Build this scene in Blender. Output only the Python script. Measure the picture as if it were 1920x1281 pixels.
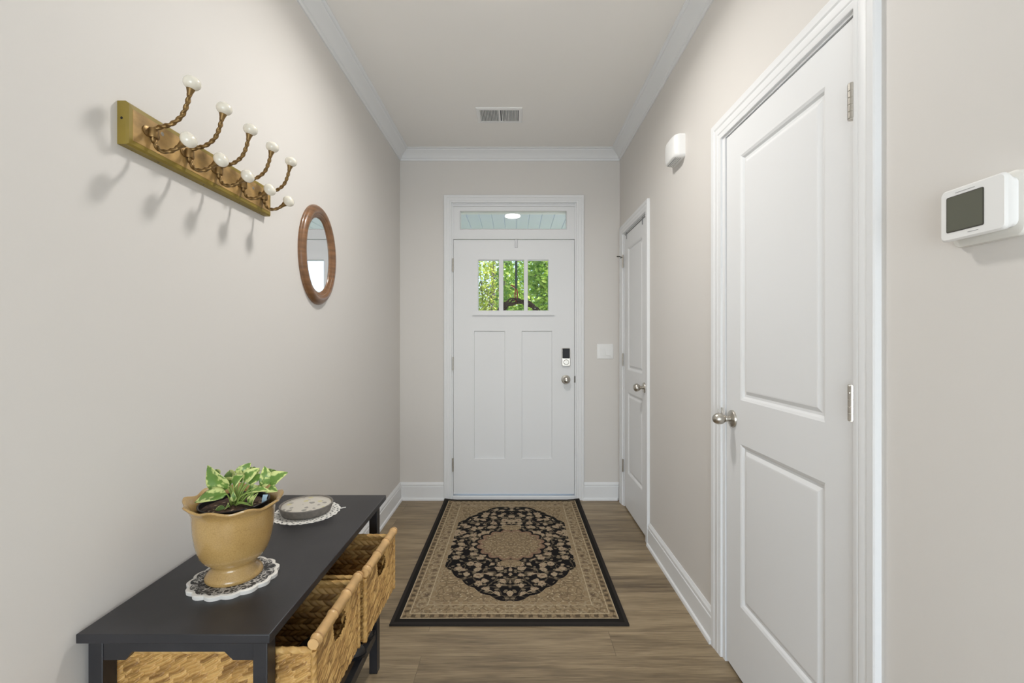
import bpy, bmesh, math, random
from mathutils import Vector, Matrix, Quaternion, noise

S = bpy.context.scene
for o in list(bpy.data.objects):
    bpy.data.objects.remove(o, do_unlink=True)
C = S.collection
PI = math.pi

# ------------------------------------------------------------------ camera
cam_d = bpy.data.cameras.new('camera')
cam_d.lens = 16.0
cam_d.sensor_width = 36.0
cam_d.sensor_fit = 'HORIZONTAL'
cam_d.shift_x = -6 / 1920
cam_d.shift_y = -2.5 / 1920
cam_d.clip_start = 0.03
cam = bpy.data.objects.new('camera', cam_d)
cam.location = (0, 0, 1.246)
cam.rotation_euler = (PI / 2, 0, 0)
C.objects.link(cam)
S.camera = cam

# ------------------------------------------------------------------ colour management, world, lights
vs = S.view_settings
vs.view_transform = 'Standard'
vs.look = 'None'
vs.exposure = 0.13
vs.gamma = 1.0
vs.use_curve_mapping = False

W = bpy.data.worlds.new('sky')
S.world = W
W.use_nodes = True
wn = W.node_tree
bg = wn.nodes['Background']
sky = wn.nodes.new('ShaderNodeTexSky')
sky.sky_type = 'NISHITA'
sky.sun_disc = False
sky.sun_elevation = math.radians(52)
sky.sun_rotation = math.radians(110)
sky.air_density = 1.0
sky.dust_density = 2.5
wn.links.new(sky.outputs[0], bg.inputs[0])
bg.inputs[1].default_value = 0.42


def lamp(name, kind, loc, rot, energy, col, **kw):
    d = bpy.data.lights.new(name, kind)
    d.energy = energy
    d.color = col
    for k, v in kw.items():
        setattr(d, k, v)
    o = bpy.data.objects.new(name, d)
    o.location = loc
    o.rotation_euler = rot
    C.objects.link(o)
    return o


lamp('sun', 'SUN', (4, 2, 8), (math.radians(40), 0, math.radians(76)), 6.0, (1.0, 0.96, 0.88), angle=0.01)
# fill light added behind the camera to brighten the hall, source unseen
lamp('rear_fill', 'AREA', (-0.04, -1.84, 0.95), (PI / 2 + math.radians(13), 0, 0), 45, (0.84, 0.93, 1.0), shape='RECTANGLE', size=1.5, size_y=1.55)
# the hall's flush ceiling lamp (fitting built below) sits just above the view
HALL_LAMP = (-0.03, 1.79)
lamp('hall_lamp', 'AREA', (HALL_LAMP[0], HALL_LAMP[1], 2.708), (0, 0, 0), 10.8, (1.0, 0.985, 0.96), shape='DISK', size=0.17, spread=math.radians(160))


# ------------------------------------------------------------------ materials
def nt(name):
    m = bpy.data.materials.new(name)
    m.use_nodes = True
    return m, m.node_tree.nodes, m.node_tree.links, m.node_tree.nodes['Principled BSDF']


def pbr(name, col, rough=0.5, metal=0.0, spec=0.5, var=0.0, scale=20.0, bump=0.0, bscale=200.0, coat=0.0, stretch=None):
    m, N, L, b = nt(name)
    b.inputs['Base Color'].default_value = (*col, 1)
    b.inputs['Roughness'].default_value = rough
    b.inputs['Metallic'].default_value = metal
    b.inputs['Specular IOR Level'].default_value = spec
    b.inputs['Coat Weight'].default_value = coat
    tc = N.new('ShaderNodeTexCoord')
    mp = N.new('ShaderNodeMapping')
    L.new(tc.outputs['Object'], mp.inputs[0])
    if stretch:
        mp.inputs['Scale'].default_value = stretch
    if var > 0:
        n = N.new('ShaderNodeTexNoise')
        n.inputs['Scale'].default_value = scale
        n.inputs['Detail'].default_value = 5
        L.new(mp.outputs[0], n.inputs['Vector'])
        r = N.new('ShaderNodeValToRGB')
        r.color_ramp.elements[0].position = 0.3
        r.color_ramp.elements[1].position = 0.7
        r.color_ramp.elements[0].color = (*[max(0, c * (1 - var)) for c in col], 1)
        r.color_ramp.elements[1].color = (*[min(1, c * (1 + var)) for c in col], 1)
        L.new(n.outputs['Fac'], r.inputs[0])
        L.new(r.outputs[0], b.inputs['Base Color'])
    if bump > 0:
        n2 = N.new('ShaderNodeTexNoise')
        n2.inputs['Scale'].default_value = bscale
        n2.inputs['Detail'].default_value = 3
        L.new(mp.outputs[0], n2.inputs['Vector'])
        bp = N.new('ShaderNodeBump')
        bp.inputs['Strength'].default_value = bump
        bp.inputs['Distance'].default_value = 0.002
        L.new(n2.outputs['Fac'], bp.inputs['Height'])
        L.new(bp.outputs[0], b.inputs['Normal'])
    return m


def math_node(N, L, op, a, b=None, c=None):
    n = N.new('ShaderNodeMath')
    n.operation = op
    for i, v in enumerate((a, b, c)):
        if v is None:
            continue
        if isinstance(v, (int, float)):
            n.inputs[i].default_value = v
        else:
            L.new(v, n.inputs[i])
    return n.outputs[0]


def mix_col(N, L, fac, a, b):
    n = N.new('ShaderNodeMix')
    n.data_type = 'RGBA'
    if isinstance(fac, (int, float)):
        n.inputs[0].default_value = fac
    else:
        L.new(fac, n.inputs[0])
    for s, v in ((6, a), (7, b)):
        if isinstance(v, tuple):
            n.inputs[s].default_value = (*v, 1)
        else:
            L.new(v, n.inputs[s])
    return n.outputs[2]


def smooth(N, L, v, lo, hi):
    n = N.new('ShaderNodeMapRange')
    n.interpolation_type = 'SMOOTHSTEP'
    L.new(v, n.inputs[0])
    n.inputs[1].default_value = lo
    n.inputs[2].default_value = hi
    return n.outputs[0]


M = {}
M['wall'] = pbr('wall_paint', (0.715, 0.685, 0.65), 0.6, spec=0.3, bump=0.04, bscale=350)
M['ceil'] = pbr('ceiling_paint', (0.89, 0.865, 0.83), 0.8, spec=0.2, bump=0.05, bscale=300)
M['trim'] = pbr('trim_paint', (0.81, 0.815, 0.82), 0.45, spec=0.3)
M['door'] = pbr('door_paint', (0.81, 0.815, 0.82), 0.45, spec=0.3)
M['nickel'] = pbr('brushed_nickel', (0.55, 0.52, 0.47), 0.3, metal=1.0, var=0.08, scale=60)
M['darknickel'] = pbr('dark_aged_metal', (0.10, 0.09, 0.075), 0.5, metal=0.6)
M['brass'] = pbr('antique_brass', (0.235, 0.145, 0.055), 0.40, metal=0.75, var=0.25, scale=50)
M['olive'] = pbr('olive_gold_paint', (0.255, 0.180, 0.026), 0.5, var=0.15, scale=14)
M['plywood'] = pbr('stained_wood_panel', (0.40, 0.245, 0.085), 0.5, var=0.45, scale=16, stretch=(1, 1, 1.6))
M['ceramic'] = pbr('cream_porcelain', (0.80, 0.75, 0.64), 0.2, coat=0.6, var=0.04, scale=30)
M['walnut'] = pbr('walnut_frame_wood', (0.195, 0.094, 0.040), 0.34, coat=0.3, var=0.3, scale=12, stretch=(1, 1, 6))
M['blackwood'] = pbr('black_painted_wood', (0.021, 0.0205, 0.0235), 0.38, spec=0.5, var=0.25, scale=8, bump=0.03, bscale=120)
M['shelfwood'] = pbr('brown_stained_shelf', (0.115, 0.070, 0.034), 0.4, var=0.25, scale=10, stretch=(4, 1, 1))
M['bamboo'] = pbr('bamboo_rod', (0.60, 0.37, 0.155), 0.4, var=0.15, scale=30)
M['bambooknot'] = pbr('bamboo_node', (0.45, 0.25, 0.10), 0.5)
M['blackplastic'] = pbr('black_plastic', (0.012, 0.012, 0.014), 0.35, spec=0.25)
M['whiteplastic'] = pbr('white_plastic', (0.86, 0.855, 0.84), 0.35)
M['ivoryplastic'] = pbr('ivory_plastic', (0.74, 0.72, 0.67), 0.35)
M['lcd'] = pbr('lcd_screen', (0.115, 0.118, 0.09), 0.25)
M['lcdrim'] = pbr('lcd_edge', (0.06, 0.055, 0.045), 0.4)
M['groove'] = pbr('recess_grey', (0.30, 0.30, 0.31), 0.6)
M['groove2'] = pbr('light_grey_metal', (0.36, 0.36, 0.37), 0.35, metal=0.5)
M['ventdark'] = pbr('duct_interior', (0.10, 0.10, 0.11), 0.8)
M['lacewhite'] = pbr('white_cotton_lace', (0.80, 0.77, 0.72), 0.9, bump=0.3, bscale=500)
M['stone'] = pbr('grey_stoneware', (0.20, 0.18, 0.16), 0.55, var=0.15, scale=80)
M['shoe'] = pbr('black_leather', (0.015, 0.013, 0.012), 0.4)
M['shoelining'] = pbr('brown_insole', (0.11, 0.03, 0.012), 0.7)
M['darkcloth'] = pbr('dark_cloth', (0.018, 0.014, 0.012), 0.8, bump=0.2, bscale=300)
M['stem'] = pbr('plant_stem', (0.30, 0.42, 0.10), 0.5)
M['tag'] = pbr('plant_tag', (0.50, 0.66, 0.78), 0.5)
M['strap'] = pbr('dark_green_band', (0.012, 0.045, 0.03), 0.5)
M['ribbon'] = pbr('red_ribbon', (0.35, 0.03, 0.02), 0.6)
M['twig'] = pbr('grapevine_twigs', (0.045, 0.025, 0.013), 0.8, var=0.5, scale=40)
M['bark'] = pbr('grey_bark', (0.20, 0.17, 0.15), 0.9, var=0.3, scale=20)
M['concrete'] = pbr('porch_concrete', (0.55, 0.54, 0.52), 0.8, var=0.1, scale=8)
M['lawn'] = pbr('lawn', (0.22, 0.27, 0.12), 0.9, var=0.4, scale=30)
M['siding'] = pbr('white_siding', (0.75, 0.76, 0.78), 0.6)
M['shingle'] = pbr('grey_blue_shingles', (0.23, 0.28, 0.35), 0.8, var=0.2, scale=40)


def mat_emit(name, col, strength):
    m, N, L, b = nt(name)
    b.inputs['Base Color'].default_value = (*col, 1)
    b.inputs['Emission Color'].default_value = (*col, 1)
    b.inputs['Emission Strength'].default_value = strength
    return m


M['diffuser'] = mat_emit('lit_diffuser', (1.0, 0.95, 0.88), 55.0)
M['porchlamp'] = mat_emit('lit_porch_lens', (1.0, 0.86, 0.62), 1.3)


def mat_glass():
    m = bpy.data.materials.new('window_glass')
    m.use_nodes = True
    N, L = m.node_tree.nodes, m.node_tree.links
    N.remove(N['Principled BSDF'])
    t = N.new('ShaderNodeBsdfTransparent')
    g = N.new('ShaderNodeBsdfGlossy')
    g.inputs['Roughness'].default_value = 0.02
    f = N.new('ShaderNodeFresnel')
    f.inputs[0].default_value = 1.45
    x = N.new('ShaderNodeMixShader')
    L.new(f.outputs[0], x.inputs[0])
    L.new(t.outputs[0], x.inputs[1])
    L.new(g.outputs[0], x.inputs[2])
    L.new(x.outputs[0], N['Material Output'].inputs[0])
    return m


M['glass'] = mat_glass()
M['mirror'] = pbr('silvered_mirror', (0.90, 0.91, 0.92), 0.02, metal=1.0)


def mat_floor():
    m, N, L, b = nt('wood_plank_floor')
    tc = N.new('ShaderNodeTexCoord')
    mp = N.new('ShaderNodeMapping')
    mp.inputs['Location'].default_value = (0.37, 0.03, 0)
    L.new(tc.outputs['Object'], mp.inputs[0])
    br = N.new('ShaderNodeTexBrick')
    br.offset = 0.37
    br.offset_frequency = 2
    br.inputs['Color1'].default_value = (0, 0, 0, 1)
    br.inputs['Color2'].default_value = (1, 1, 1, 1)
    br.inputs['Mortar'].default_value = (0.5, 0.5, 0.5, 1)
    br.inputs['Scale'].default_value = 1.0
    br.inputs['Mortar Size'].default_value = 0.0011
    br.inputs['Mortar Smooth'].default_value = 0.2
    br.inputs['Brick Width'].default_value = 1.22
    br.inputs['Row Height'].default_value = 0.152
    L.new(mp.outputs[0], br.inputs['Vector'])
    # offset grain per plank
    sep = N.new('ShaderNodeSeparateColor')
    L.new(br.outputs['Color'], sep.inputs[0])
    comb = N.new('ShaderNodeCombineXYZ')
    L.new(math_node(N, L, 'MULTIPLY', sep.outputs[0], 17.3), comb.inputs[0])
    L.new(math_node(N, L, 'MULTIPLY', sep.outputs[0], 3.1), comb.inputs[2])
    add = N.new('ShaderNodeVectorMath')
    L.new(mp.outputs[0], add.inputs[0])
    L.new(comb.outputs[0], add.inputs[1])

    def grain(sx, sy, scale, detail, dist=0.0):
        q = N.new('ShaderNodeMapping')
        q.inputs['Scale'].default_value = (sx, sy, 1)
        L.new(add.outputs[0], q.inputs[0])
        n = N.new('ShaderNodeTexNoise')
        n.inputs['Scale'].default_value = scale
        n.inputs['Detail'].default_value = detail
        n.inputs['Distortion'].default_value = dist
        L.new(q.outputs[0], n.inputs['Vector'])
        return n.outputs['Fac']
    g1 = grain(1.0, 9.0, 2.2, 6, 0.6)
    g2 = grain(1.0, 22.0, 9.0, 5, 0.5)
    g3 = grain(1.0, 3.0, 1.3, 3, 0.5)
    r = N.new('ShaderNodeValToRGB')
    e = r.color_ramp.elements
    e[0].position = 0.33
    e[0].color = (0.128, 0.092, 0.054, 1)
    e[1].position = 0.68
    e[1].color = (0.425, 0.325, 0.202, 1)
    mid = e.new(0.5)
    mid.color = (0.270, 0.201, 0.119, 1)
    s = math_node(N, L, 'ADD', math_node(N, L, 'MULTIPLY', g1, 0.48), math_node(N, L, 'MULTIPLY', g2, 0.37))
    s = math_node(N, L, 'ADD', s, math_node(N, L, 'MULTIPLY', g3, 0.15))
    s = math_node(N, L, 'ADD', s, math_node(N, L, 'MULTIPLY', math_node(N, L, 'SUBTRACT', sep.outputs[0], 0.5), 0.10))
    L.new(s, r.inputs[0])
    col = mix_col(N, L, math_node(N, L, 'MULTIPLY', br.outputs['Fac'], 0.6), r.outputs[0], (0.06, 0.04, 0.025))
    L.new(col, b.inputs['Base Color'])
    b.inputs['Roughness'].default_value = 0.42
    b.inputs['Specular IOR Level'].default_value = 0.4
    bp = N.new('ShaderNodeBump')
    bp.inputs['Strength'].default_value = 0.15
    bp.inputs['Distance'].default_value = 0.002
    L.new(g2, bp.inputs['Height'])
    L.new(bp.outputs[0], b.inputs['Normal'])
    return m


M['floor'] = mat_floor()

RW, RL = 1.045, 1.55          # rug width and length


def mat_rug():
    m, N, L, b = nt('woven_persian_pattern')
    tc = N.new('ShaderNodeTexCoord')
    sp = N.new('ShaderNodeSeparateXYZ')
    L.new(tc.outputs['Object'], sp.inputs[0])
    x, y = sp.outputs[0], sp.outputs[1]
    ax, ay = math_node(N, L, 'ABSOLUTE', x), math_node(N, L, 'ABSOLUTE', y)
    sym = N.new('ShaderNodeCombineXYZ')
    L.new(ax, sym.inputs[0])
    L.new(y, sym.inputs[1])
    # distance from the rug edge
    ex = math_node(N, L, 'SUBTRACT', RW / 2, ax)
    ey = math_node(N, L, 'SUBTRACT', RL / 2, ay)
    ed = math_node(N, L, 'MINIMUM', ex, ey)
    BEIGE, TAN, DARK, PINK = (0.315, 0.235, 0.140), (0.215, 0.158, 0.092), (0.011, 0.0095, 0.010), (0.23, 0.125, 0.09)
    LIGHT = (0.48, 0.39, 0.26)

    def voro(scale, feature='F1', vec=None, rnd=0.8):
        v = N.new('ShaderNodeTexVoronoi')
        v.feature = feature
        v.inputs['Scale'].default_value = scale
        v.inputs['Randomness'].default_value = rnd
        L.new(vec or sym.outputs[0], v.inputs['Vector'])
        return v

    def nz(scale, detail=3, vec=None):
        n = N.new('ShaderNodeTexNoise')
        n.inputs['Scale'].default_value = scale
        n.inputs['Detail'].default_value = detail
        L.new(vec or sym.outputs[0], n.inputs['Vector'])
        return n
    # swirled coordinates for vines
    n0 = nz(14, 2)
    va = N.new('ShaderNodeVectorMath')
    va.operation = 'SCALE'
    L.new(n0.outputs['Color'], va.inputs[0])
    va.inputs['Scale'].default_value = 0.045
    warp = N.new('ShaderNodeVectorMath')
    L.new(sym.outputs[0], warp.inputs[0])
    L.new(va.outputs[0], warp.inputs[1])
    wv = warp.outputs[0]
    # beige ground with small brown scrolls
    e1 = voro(26, 'DISTANCE_TO_EDGE', wv)
    line1 = math_node(N, L, 'SUBTRACT', 1, smooth(N, L, e1.outputs['Distance'], 0.03, 0.12))
    f1 = voro(58, 'F1', wv)
    dots = math_node(N, L, 'SUBTRACT', 1, smooth(N, L, f1.outputs['Distance'], 0.22, 0.42))
    gcol = mix_col(N, L, math_node(N, L, 'MULTIPLY', nz(45, 4).outputs['Fac'], 0.5), BEIGE, TAN)
    gcol = mix_col(N, L, math_node(N, L, 'MULTIPLY', line1, 0.55), gcol, (0.10, 0.068, 0.042))
    gcol = mix_col(N, L, math_node(N, L, 'MULTIPLY', dots, math_node(N, L, 'MULTIPLY', f1.outputs['Color'], 0.45)), gcol, (0.14, 0.075, 0.05))
    fieldb = mix_col(N, L, smooth(N, L, nz(70, 2).outputs['Fac'], 0.55, 0.7), gcol, LIGHT)
    # black field: flowers on dark ground
    fl = voro(16.5, 'F1', wv, 0.62)
    fl2 = voro(34, 'F1', wv, 0.9)
    flm = math_node(N, L, 'SUBTRACT', 1, smooth(N, L, math_node(N, L, 'ADD', fl.outputs['Distance'], math_node(N, L, 'MULTIPLY', nz(90, 2).outputs['Fac'], 0.22)), 0.47, 0.52))
    flm2 = math_node(N, L, 'SUBTRACT', 1, smooth(N, L, fl2.outputs['Distance'], 0.33, 0.39))
    vine = math_node(N, L, 'SUBTRACT', 1, smooth(N, L, voro(11, 'DISTANCE_TO_EDGE', wv, 0.9).outputs['Distance'], 0.012, 0.045))
    fcol = mix_col(N, L, smooth(N, L, nz(110, 2).outputs['Fac'], 0.50, 0.66), (0.39, 0.31, 0.205), PINK)
    core = math_node(N, L, 'SUBTRACT', 1, smooth(N, L, fl.outputs['Distance'], 0.06, 0.13))
    fcol = mix_col(N, L, math_node(N, L, 'MULTIPLY', core, 0.7), fcol, (0.11, 0.055, 0.04))
    # lobed outline of the big medallion (a pointed, scalloped ellipse cut by the border)
    a = math_node(N, L, 'DIVIDE', x, 0.452)
    c = math_node(N, L, 'DIVIDE', math_node(N, L, 'SUBTRACT', y, 0.025), 0.625)
    rad = math_node(N, L, 'ADD', math_node(N, L, 'POWER', math_node(N, L, 'ABSOLUTE', a), 1.48), math_node(N, L, 'POWER', math_node(N, L, 'ABSOLUTE', c), 1.48))
    ang = math_node(N, L, 'ARCTAN2', c, a)
    lob = math_node(N, L, 'MULTIPLY', math_node(N, L, 'ABSOLUTE', math_node(N, L, 'SINE', math_node(N, L, 'MULTIPLY', ang, 14))), 0.035)
    rad = math_node(N, L, 'SUBTRACT', rad, lob)
    black = mix_col(N, L, math_node(N, L, 'MULTIPLY', vine, 0.45), DARK, (0.20, 0.155, 0.10))
    black = mix_col(N, L, math_node(N, L, 'MULTIPLY', flm2, math_node(N, L, 'MULTIPLY', 0.8, math_node(N, L, 'LESS_THAN', rad, 0.96))), black, (0.235, 0.185, 0.12))
    black = mix_col(N, L, math_node(N, L, 'MULTIPLY', flm, math_node(N, L, 'LESS_THAN', rad, 0.915)), black, fcol)
    inb = math_node(N, L, 'LESS_THAN', rad, 1.0)
    field = mix_col(N, L, inb, fieldb, black)
    # round centre medallion
    r2 = math_node(N, L, 'SQRT', math_node(N, L, 'ADD', math_node(N, L, 'MULTIPLY', x, x), math_node(N, L, 'MULTIPLY', y, y)))
    ang2 = math_node(N, L, 'ARCTAN2', y, x)
    lob2 = math_node(N, L, 'MULTIPLY', math_node(N, L, 'ABSOLUTE', math_node(N, L, 'SINE', math_node(N, L, 'MULTIPLY', ang2, 8))), 0.026)
    r2l = math_node(N, L, 'SUBTRACT', r2, lob2)
    inm = math_node(N, L, 'LESS_THAN', r2l, 0.182)
    rings = math_node(N, L, 'SINE', math_node(N, L, 'MULTIPLY', r2l, 190))
    mcol = mix_col(N, L, math_node(N, L, 'MULTIPLY', smooth(N, L, rings, 0.5, 1.0), 0.45), fieldb, (0.12, 0.08, 0.05))
    halo = math_node(N, L, 'LESS_THAN', r2l, 0.199)
    field = mix_col(N, L, halo, field, DARK)
    edge = math_node(N, L, 'MULTIPLY', math_node(N, L, 'GREATER_THAN', r2l, 0.160), inm)
    mcol = mix_col(N, L, math_node(N, L, 'MULTIPLY', edge, 0.55), mcol, PINK)
    field = mix_col(N, L, inm, field, mcol)
    # pendants above and below it
    py = math_node(N, L, 'DIVIDE', math_node(N, L, 'SUBTRACT', ay, 0.238), 0.042)
    px = math_node(N, L, 'DIVIDE', x, 0.066)
    pr = math_node(N, L, 'ADD', math_node(N, L, 'MULTIPLY', px, px), math_node(N, L, 'MULTIPLY', py, py))
    field = mix_col(N, L, math_node(N, L, 'LESS_THAN', pr, 1.0), field, fieldb)
    # borders, from the edge inwards
    rosu = voro(12.5, 'F1', None, 0.15)
    ring = math_node(N, L, 'MULTIPLY', smooth(N, L, rosu.outputs['Distance'], 0.24, 0.30), math_node(N, L, 'SUBTRACT', 1, smooth(N, L, rosu.outputs['Distance'], 0.36, 0.42)))
    main = mix_col(N, L, math_node(N, L, 'MULTIPLY', ring, 0.6), fieldb, (0.36, 0.29, 0.19))
    rcore = math_node(N, L, 'SUBTRACT', 1, smooth(N, L, rosu.outputs['Distance'], 0.10, 0.20))
    main = mix_col(N, L, math_node(N, L, 'MULTIPLY', rcore, 0.6), main, (0.09, 0.06, 0.045))
    # comb-like dark blocks in the narrow outer band
    along = math_node(N, L, 'ADD', math_node(N, L, 'MULTIPLY', math_node(N, L, 'LESS_THAN', ex, ey), ay), math_node(N, L, 'MULTIPLY', math_node(N, L, 'GREATER_THAN', ex, ey), ax))
    blk = math_node(N, L, 'GREATER_THAN', math_node(N, L, 'SINE', math_node(N, L, 'MULTIPLY', along, 2 * PI / 0.042)), 0.1)
    blk = math_node(N, L, 'MULTIPLY', blk, math_node(N, L, 'LESS_THAN', math_node(N, L, 'ABSOLUTE', math_node(N, L, 'SUBTRACT', ed, 0.056)), 0.0095))
    narrow = mix_col(N, L, math_node(N, L, 'MULTIPLY', blk, 0.75), gcol, (0.06, 0.045, 0.032))
    inner = mix_col(N, L, math_node(N, L, 'MULTIPLY', line1, 0.5), gcol, LIGHT)

    def lt(v):
        return math_node(N, L, 'LESS_THAN', ed, v)
    col = mix_col(N, L, lt(0.165), field, inner)
    col = mix_col(N, L, lt(0.142), col, LIGHT)
    col = mix_col(N, L, lt(0.138), col, main)
    col = mix_col(N, L, lt(0.075), col, LIGHT)
    col = mix_col(N, L, lt(0.071), col, narrow)
    col = mix_col(N, L, lt(0.041), col, LIGHT)
    col = mix_col(N, L, lt(0.037), col, (0.017, 0.0145, 0.013))
    col = mix_col(N, L, lt(0.016), col, (0.030, 0.026, 0.023))
    L.new(col, b.inputs['Base Color'])
    b.inputs['Roughness'].default_value = 0.95
    b.inputs['Specular IOR Level'].default_value = 0.1
    bp = N.new('ShaderNodeBump')
    bp.inputs['Strength'].default_value = 0.3
    bp.inputs['Distance'].default_value = 0.002
    L.new(nz(700, 2).outputs['Fac'], bp.inputs['Height'])
    L.new(bp.outputs[0], b.inputs['Normal'])
    return m


M['rug'] = mat_rug()


def mat_weave(name, light, mid, dark):
    m, N, L, b = nt(name)
    at = N.new('ShaderNodeAttribute')
    at.attribute_name = 'strand'
    tc = N.new('ShaderNodeTexCoord')
    n = N.new('ShaderNodeTexNoise')
    n.inputs['Scale'].default_value = 120
    n.inputs['Detail'].default_value = 3
    L.new(tc.outputs['Object'], n.inputs['Vector'])
    r = N.new('ShaderNodeValToRGB')
    e = r.color_ramp.elements
    e[0].position = 0.1
    e[0].color = (*dark, 1)
    e[1].position = 0.9
    e[1].color = (*light, 1)
    k = e.new(0.5)
    k.color = (*mid, 1)
    v = math_node(N, L, 'ADD', math_node(N, L, 'MULTIPLY', at.outputs['Fac'], 0.65), math_node(N, L, 'MULTIPLY', n.outputs['Fac'], 0.35))
    L.new(v, r.inputs[0])
    L.new(r.outputs[0], b.inputs['Base Color'])
    b.inputs['Roughness'].default_value = 0.55
    return m


M['weave'] = mat_weave('water_hyacinth_weave', (0.68, 0.43, 0.155), (0.49, 0.28, 0.085), (0.21, 0.105, 0.030))


def mat_glaze():
    m, N, L, b = nt('crackled_mustard_glaze')
    tc = N.new('ShaderNodeTexCoord')
    n = N.new('ShaderNodeTexNoise')
    n.inputs['Scale'].default_value = 14
    n.inputs['Detail'].default_value = 4
    L.new(tc.outputs['Object'], n.inputs['Vector'])
    v = N.new('ShaderNodeTexVoronoi')
    v.feature = 'DISTANCE_TO_EDGE'
    v.inputs['Scale'].default_value = 190
    L.new(tc.outputs['Object'], v.inputs['Vector'])
    crack = math_node(N, L, 'SUBTRACT', 1, smooth(N, L, v.outputs['Distance'], 0.0, 0.09))
    base = mix_col(N, L, n.outputs['Fac'], (0.36, 0.215, 0.07), (0.53, 0.35, 0.135))
    col = mix_col(N, L, math_node(N, L, 'MULTIPLY', crack, 0.35), base, (0.22, 0.12, 0.035))
    L.new(col, b.inputs['Base Color'])
    b.inputs['Roughness'].default_value = 0.22
    b.inputs['Coat Weight'].default_value = 0.4
    b.inputs['Coat Roughness'].default_value = 0.08
    return m


M['glaze'] = mat_glaze()


def mat_leaf():
    m, N, L, b = nt('variegated_leaf')
    tc = N.new('ShaderNodeTexCoord')
    uv = N.new('ShaderNodeSeparateXYZ')
    L.new(tc.outputs['UV'], uv.inputs[0])
    n = N.new('ShaderNodeTexNoise')
    n.inputs['Scale'].default_value = 55
    n.inputs['Detail'].default_value = 2
    L.new(tc.outputs['Object'], n.inputs['Vector'])
    d = math_node(N, L, 'ABSOLUTE', math_node(N, L, 'MULTIPLY', math_node(N, L, 'SUBTRACT', uv.outputs[0], 0.5), 2))
    s = math_node(N, L, 'ADD', math_node(N, L, 'MULTIPLY', d, 0.34), math_node(N, L, 'MULTIPLY', n.outputs['Fac'], 1.25))
    f = smooth(N, L, s, 0.78, 0.92)
    g = mix_col(N, L, n.outputs['Fac'], (0.075, 0.17, 0.03), (0.19, 0.32, 0.06))
    col = mix_col(N, L, f, g, (0.60, 0.66, 0.25))
    L.new(col, b.inputs['Base Color'])
    b.inputs['Roughness'].default_value = 0.38
    return m


M['leaf'] = mat_leaf()


def mat_soil():
    m, N, L, b = nt('potting_soil')
    tc = N.new('ShaderNodeTexCoord')
    v = N.new('ShaderNodeTexVoronoi')
    v.inputs['Scale'].default_value = 170
    L.new(tc.outputs['Object'], v.inputs['Vector'])
    sp = N.new('ShaderNodeSeparateColor')
    L.new(v.outputs['Color'], sp.inputs[0])
    col = mix_col(N, L, sp.outputs[1], (0.014, 0.008, 0.005), (0.085, 0.042, 0.024))
    chip = math_node(N, L, 'GREATER_THAN', sp.outputs[0], 0.94)
    col = mix_col(N, L, chip, col, (0.33, 0.24, 0.16))
    L.new(col, b.inputs['Base Color'])
    b.inputs['Roughness'].default_value = 0.9
    return m


M['soil'] = mat_soil()


def mat_tree(name, a, c):
    m, N, L, b = nt(name)
    at = N.new('ShaderNodeAttribute')
    at.attribute_name = 'strand'
    col = mix_col(N, L, at.outputs['Fac'], a, c)
    L.new(col, b.inputs['Base Color'])
    b.inputs['Roughness'].default_value = 0.6
    tr = N.new('ShaderNodeBsdfTranslucent')
    L.new(col, tr.inputs[0])
    mx = N.new('ShaderNodeMixShader')
    mx.inputs[0].default_value = 0.4
    L.new(b.outputs[0], mx.inputs[1])
    L.new(tr.outputs[0], mx.inputs[2])
    L.new(mx.outputs[0], N['Material Output'].inputs[0])
    return m


M['treeA'] = mat_tree('yellow_green_leaves', (0.30, 0.42, 0.05), (0.82, 0.86, 0.22))
M['treeB'] = mat_tree('fresh_green_leaves', (0.13, 0.30, 0.04), (0.62, 0.80, 0.16))


def mat_porch_ceiling():
    m, N, L, b = nt('pale_blue_beadboard')
    tc = N.new('ShaderNodeTexCoord')
    n = N.new('ShaderNodeTexNoise')
    n.inputs['Scale'].default_value = 4
    L.new(tc.outputs['Object'], n.inputs['Vector'])
    col = mix_col(N, L, n.outputs['Fac'], (0.62, 0.68, 0.80), (0.66, 0.71, 0.83))
    L.new(col, b.inputs['Base Color'])
    b.inputs['Roughness'].default_value = 0.6
    return m


M['porchblue'] = mat_porch_ceiling()


def mat_dish():
    m, N, L, b = nt('cream_glaze_with_sprigs')
    tc = N.new('ShaderNodeTexCoord')
    v = N.new('ShaderNodeTexVoronoi')
    v.inputs['Scale'].default_value = 42
    L.new(tc.outputs['Object'], v.inputs['Vector'])
    n = N.new('ShaderNodeTexNoise')
    n.inputs['Scale'].default_value = 60
    L.new(tc.outputs['Object'], n.inputs['Vector'])
    sp = N.new('ShaderNodeSeparateColor')
    L.new(v.outputs['Color'], sp.inputs[0])
    spot = math_node(N, L, 'LESS_THAN', math_node(N, L, 'ADD', v.outputs['Distance'], math_node(N, L, 'MULTIPLY', n.outputs['Fac'], 0.5)), 0.62)
    spot = math_node(N, L, 'MULTIPLY', spot, math_node(N, L, 'GREATER_THAN', sp.outputs[0], 0.45))
    sc = mix_col(N, L, math_node(N, L, 'GREATER_THAN', sp.outputs[1], 0.55), (0.20, 0.19, 0.17), (0.62, 0.56, 0.24))
    col = mix_col(N, L, math_node(N, L, 'MULTIPLY', spot, 0.75), (0.62, 0.58, 0.51), sc)
    L.new(col, b.inputs['Base Color'])
    b.inputs['Roughness'].default_value = 0.3
    return m


M['dishinlay'] = mat_dish()


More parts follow.
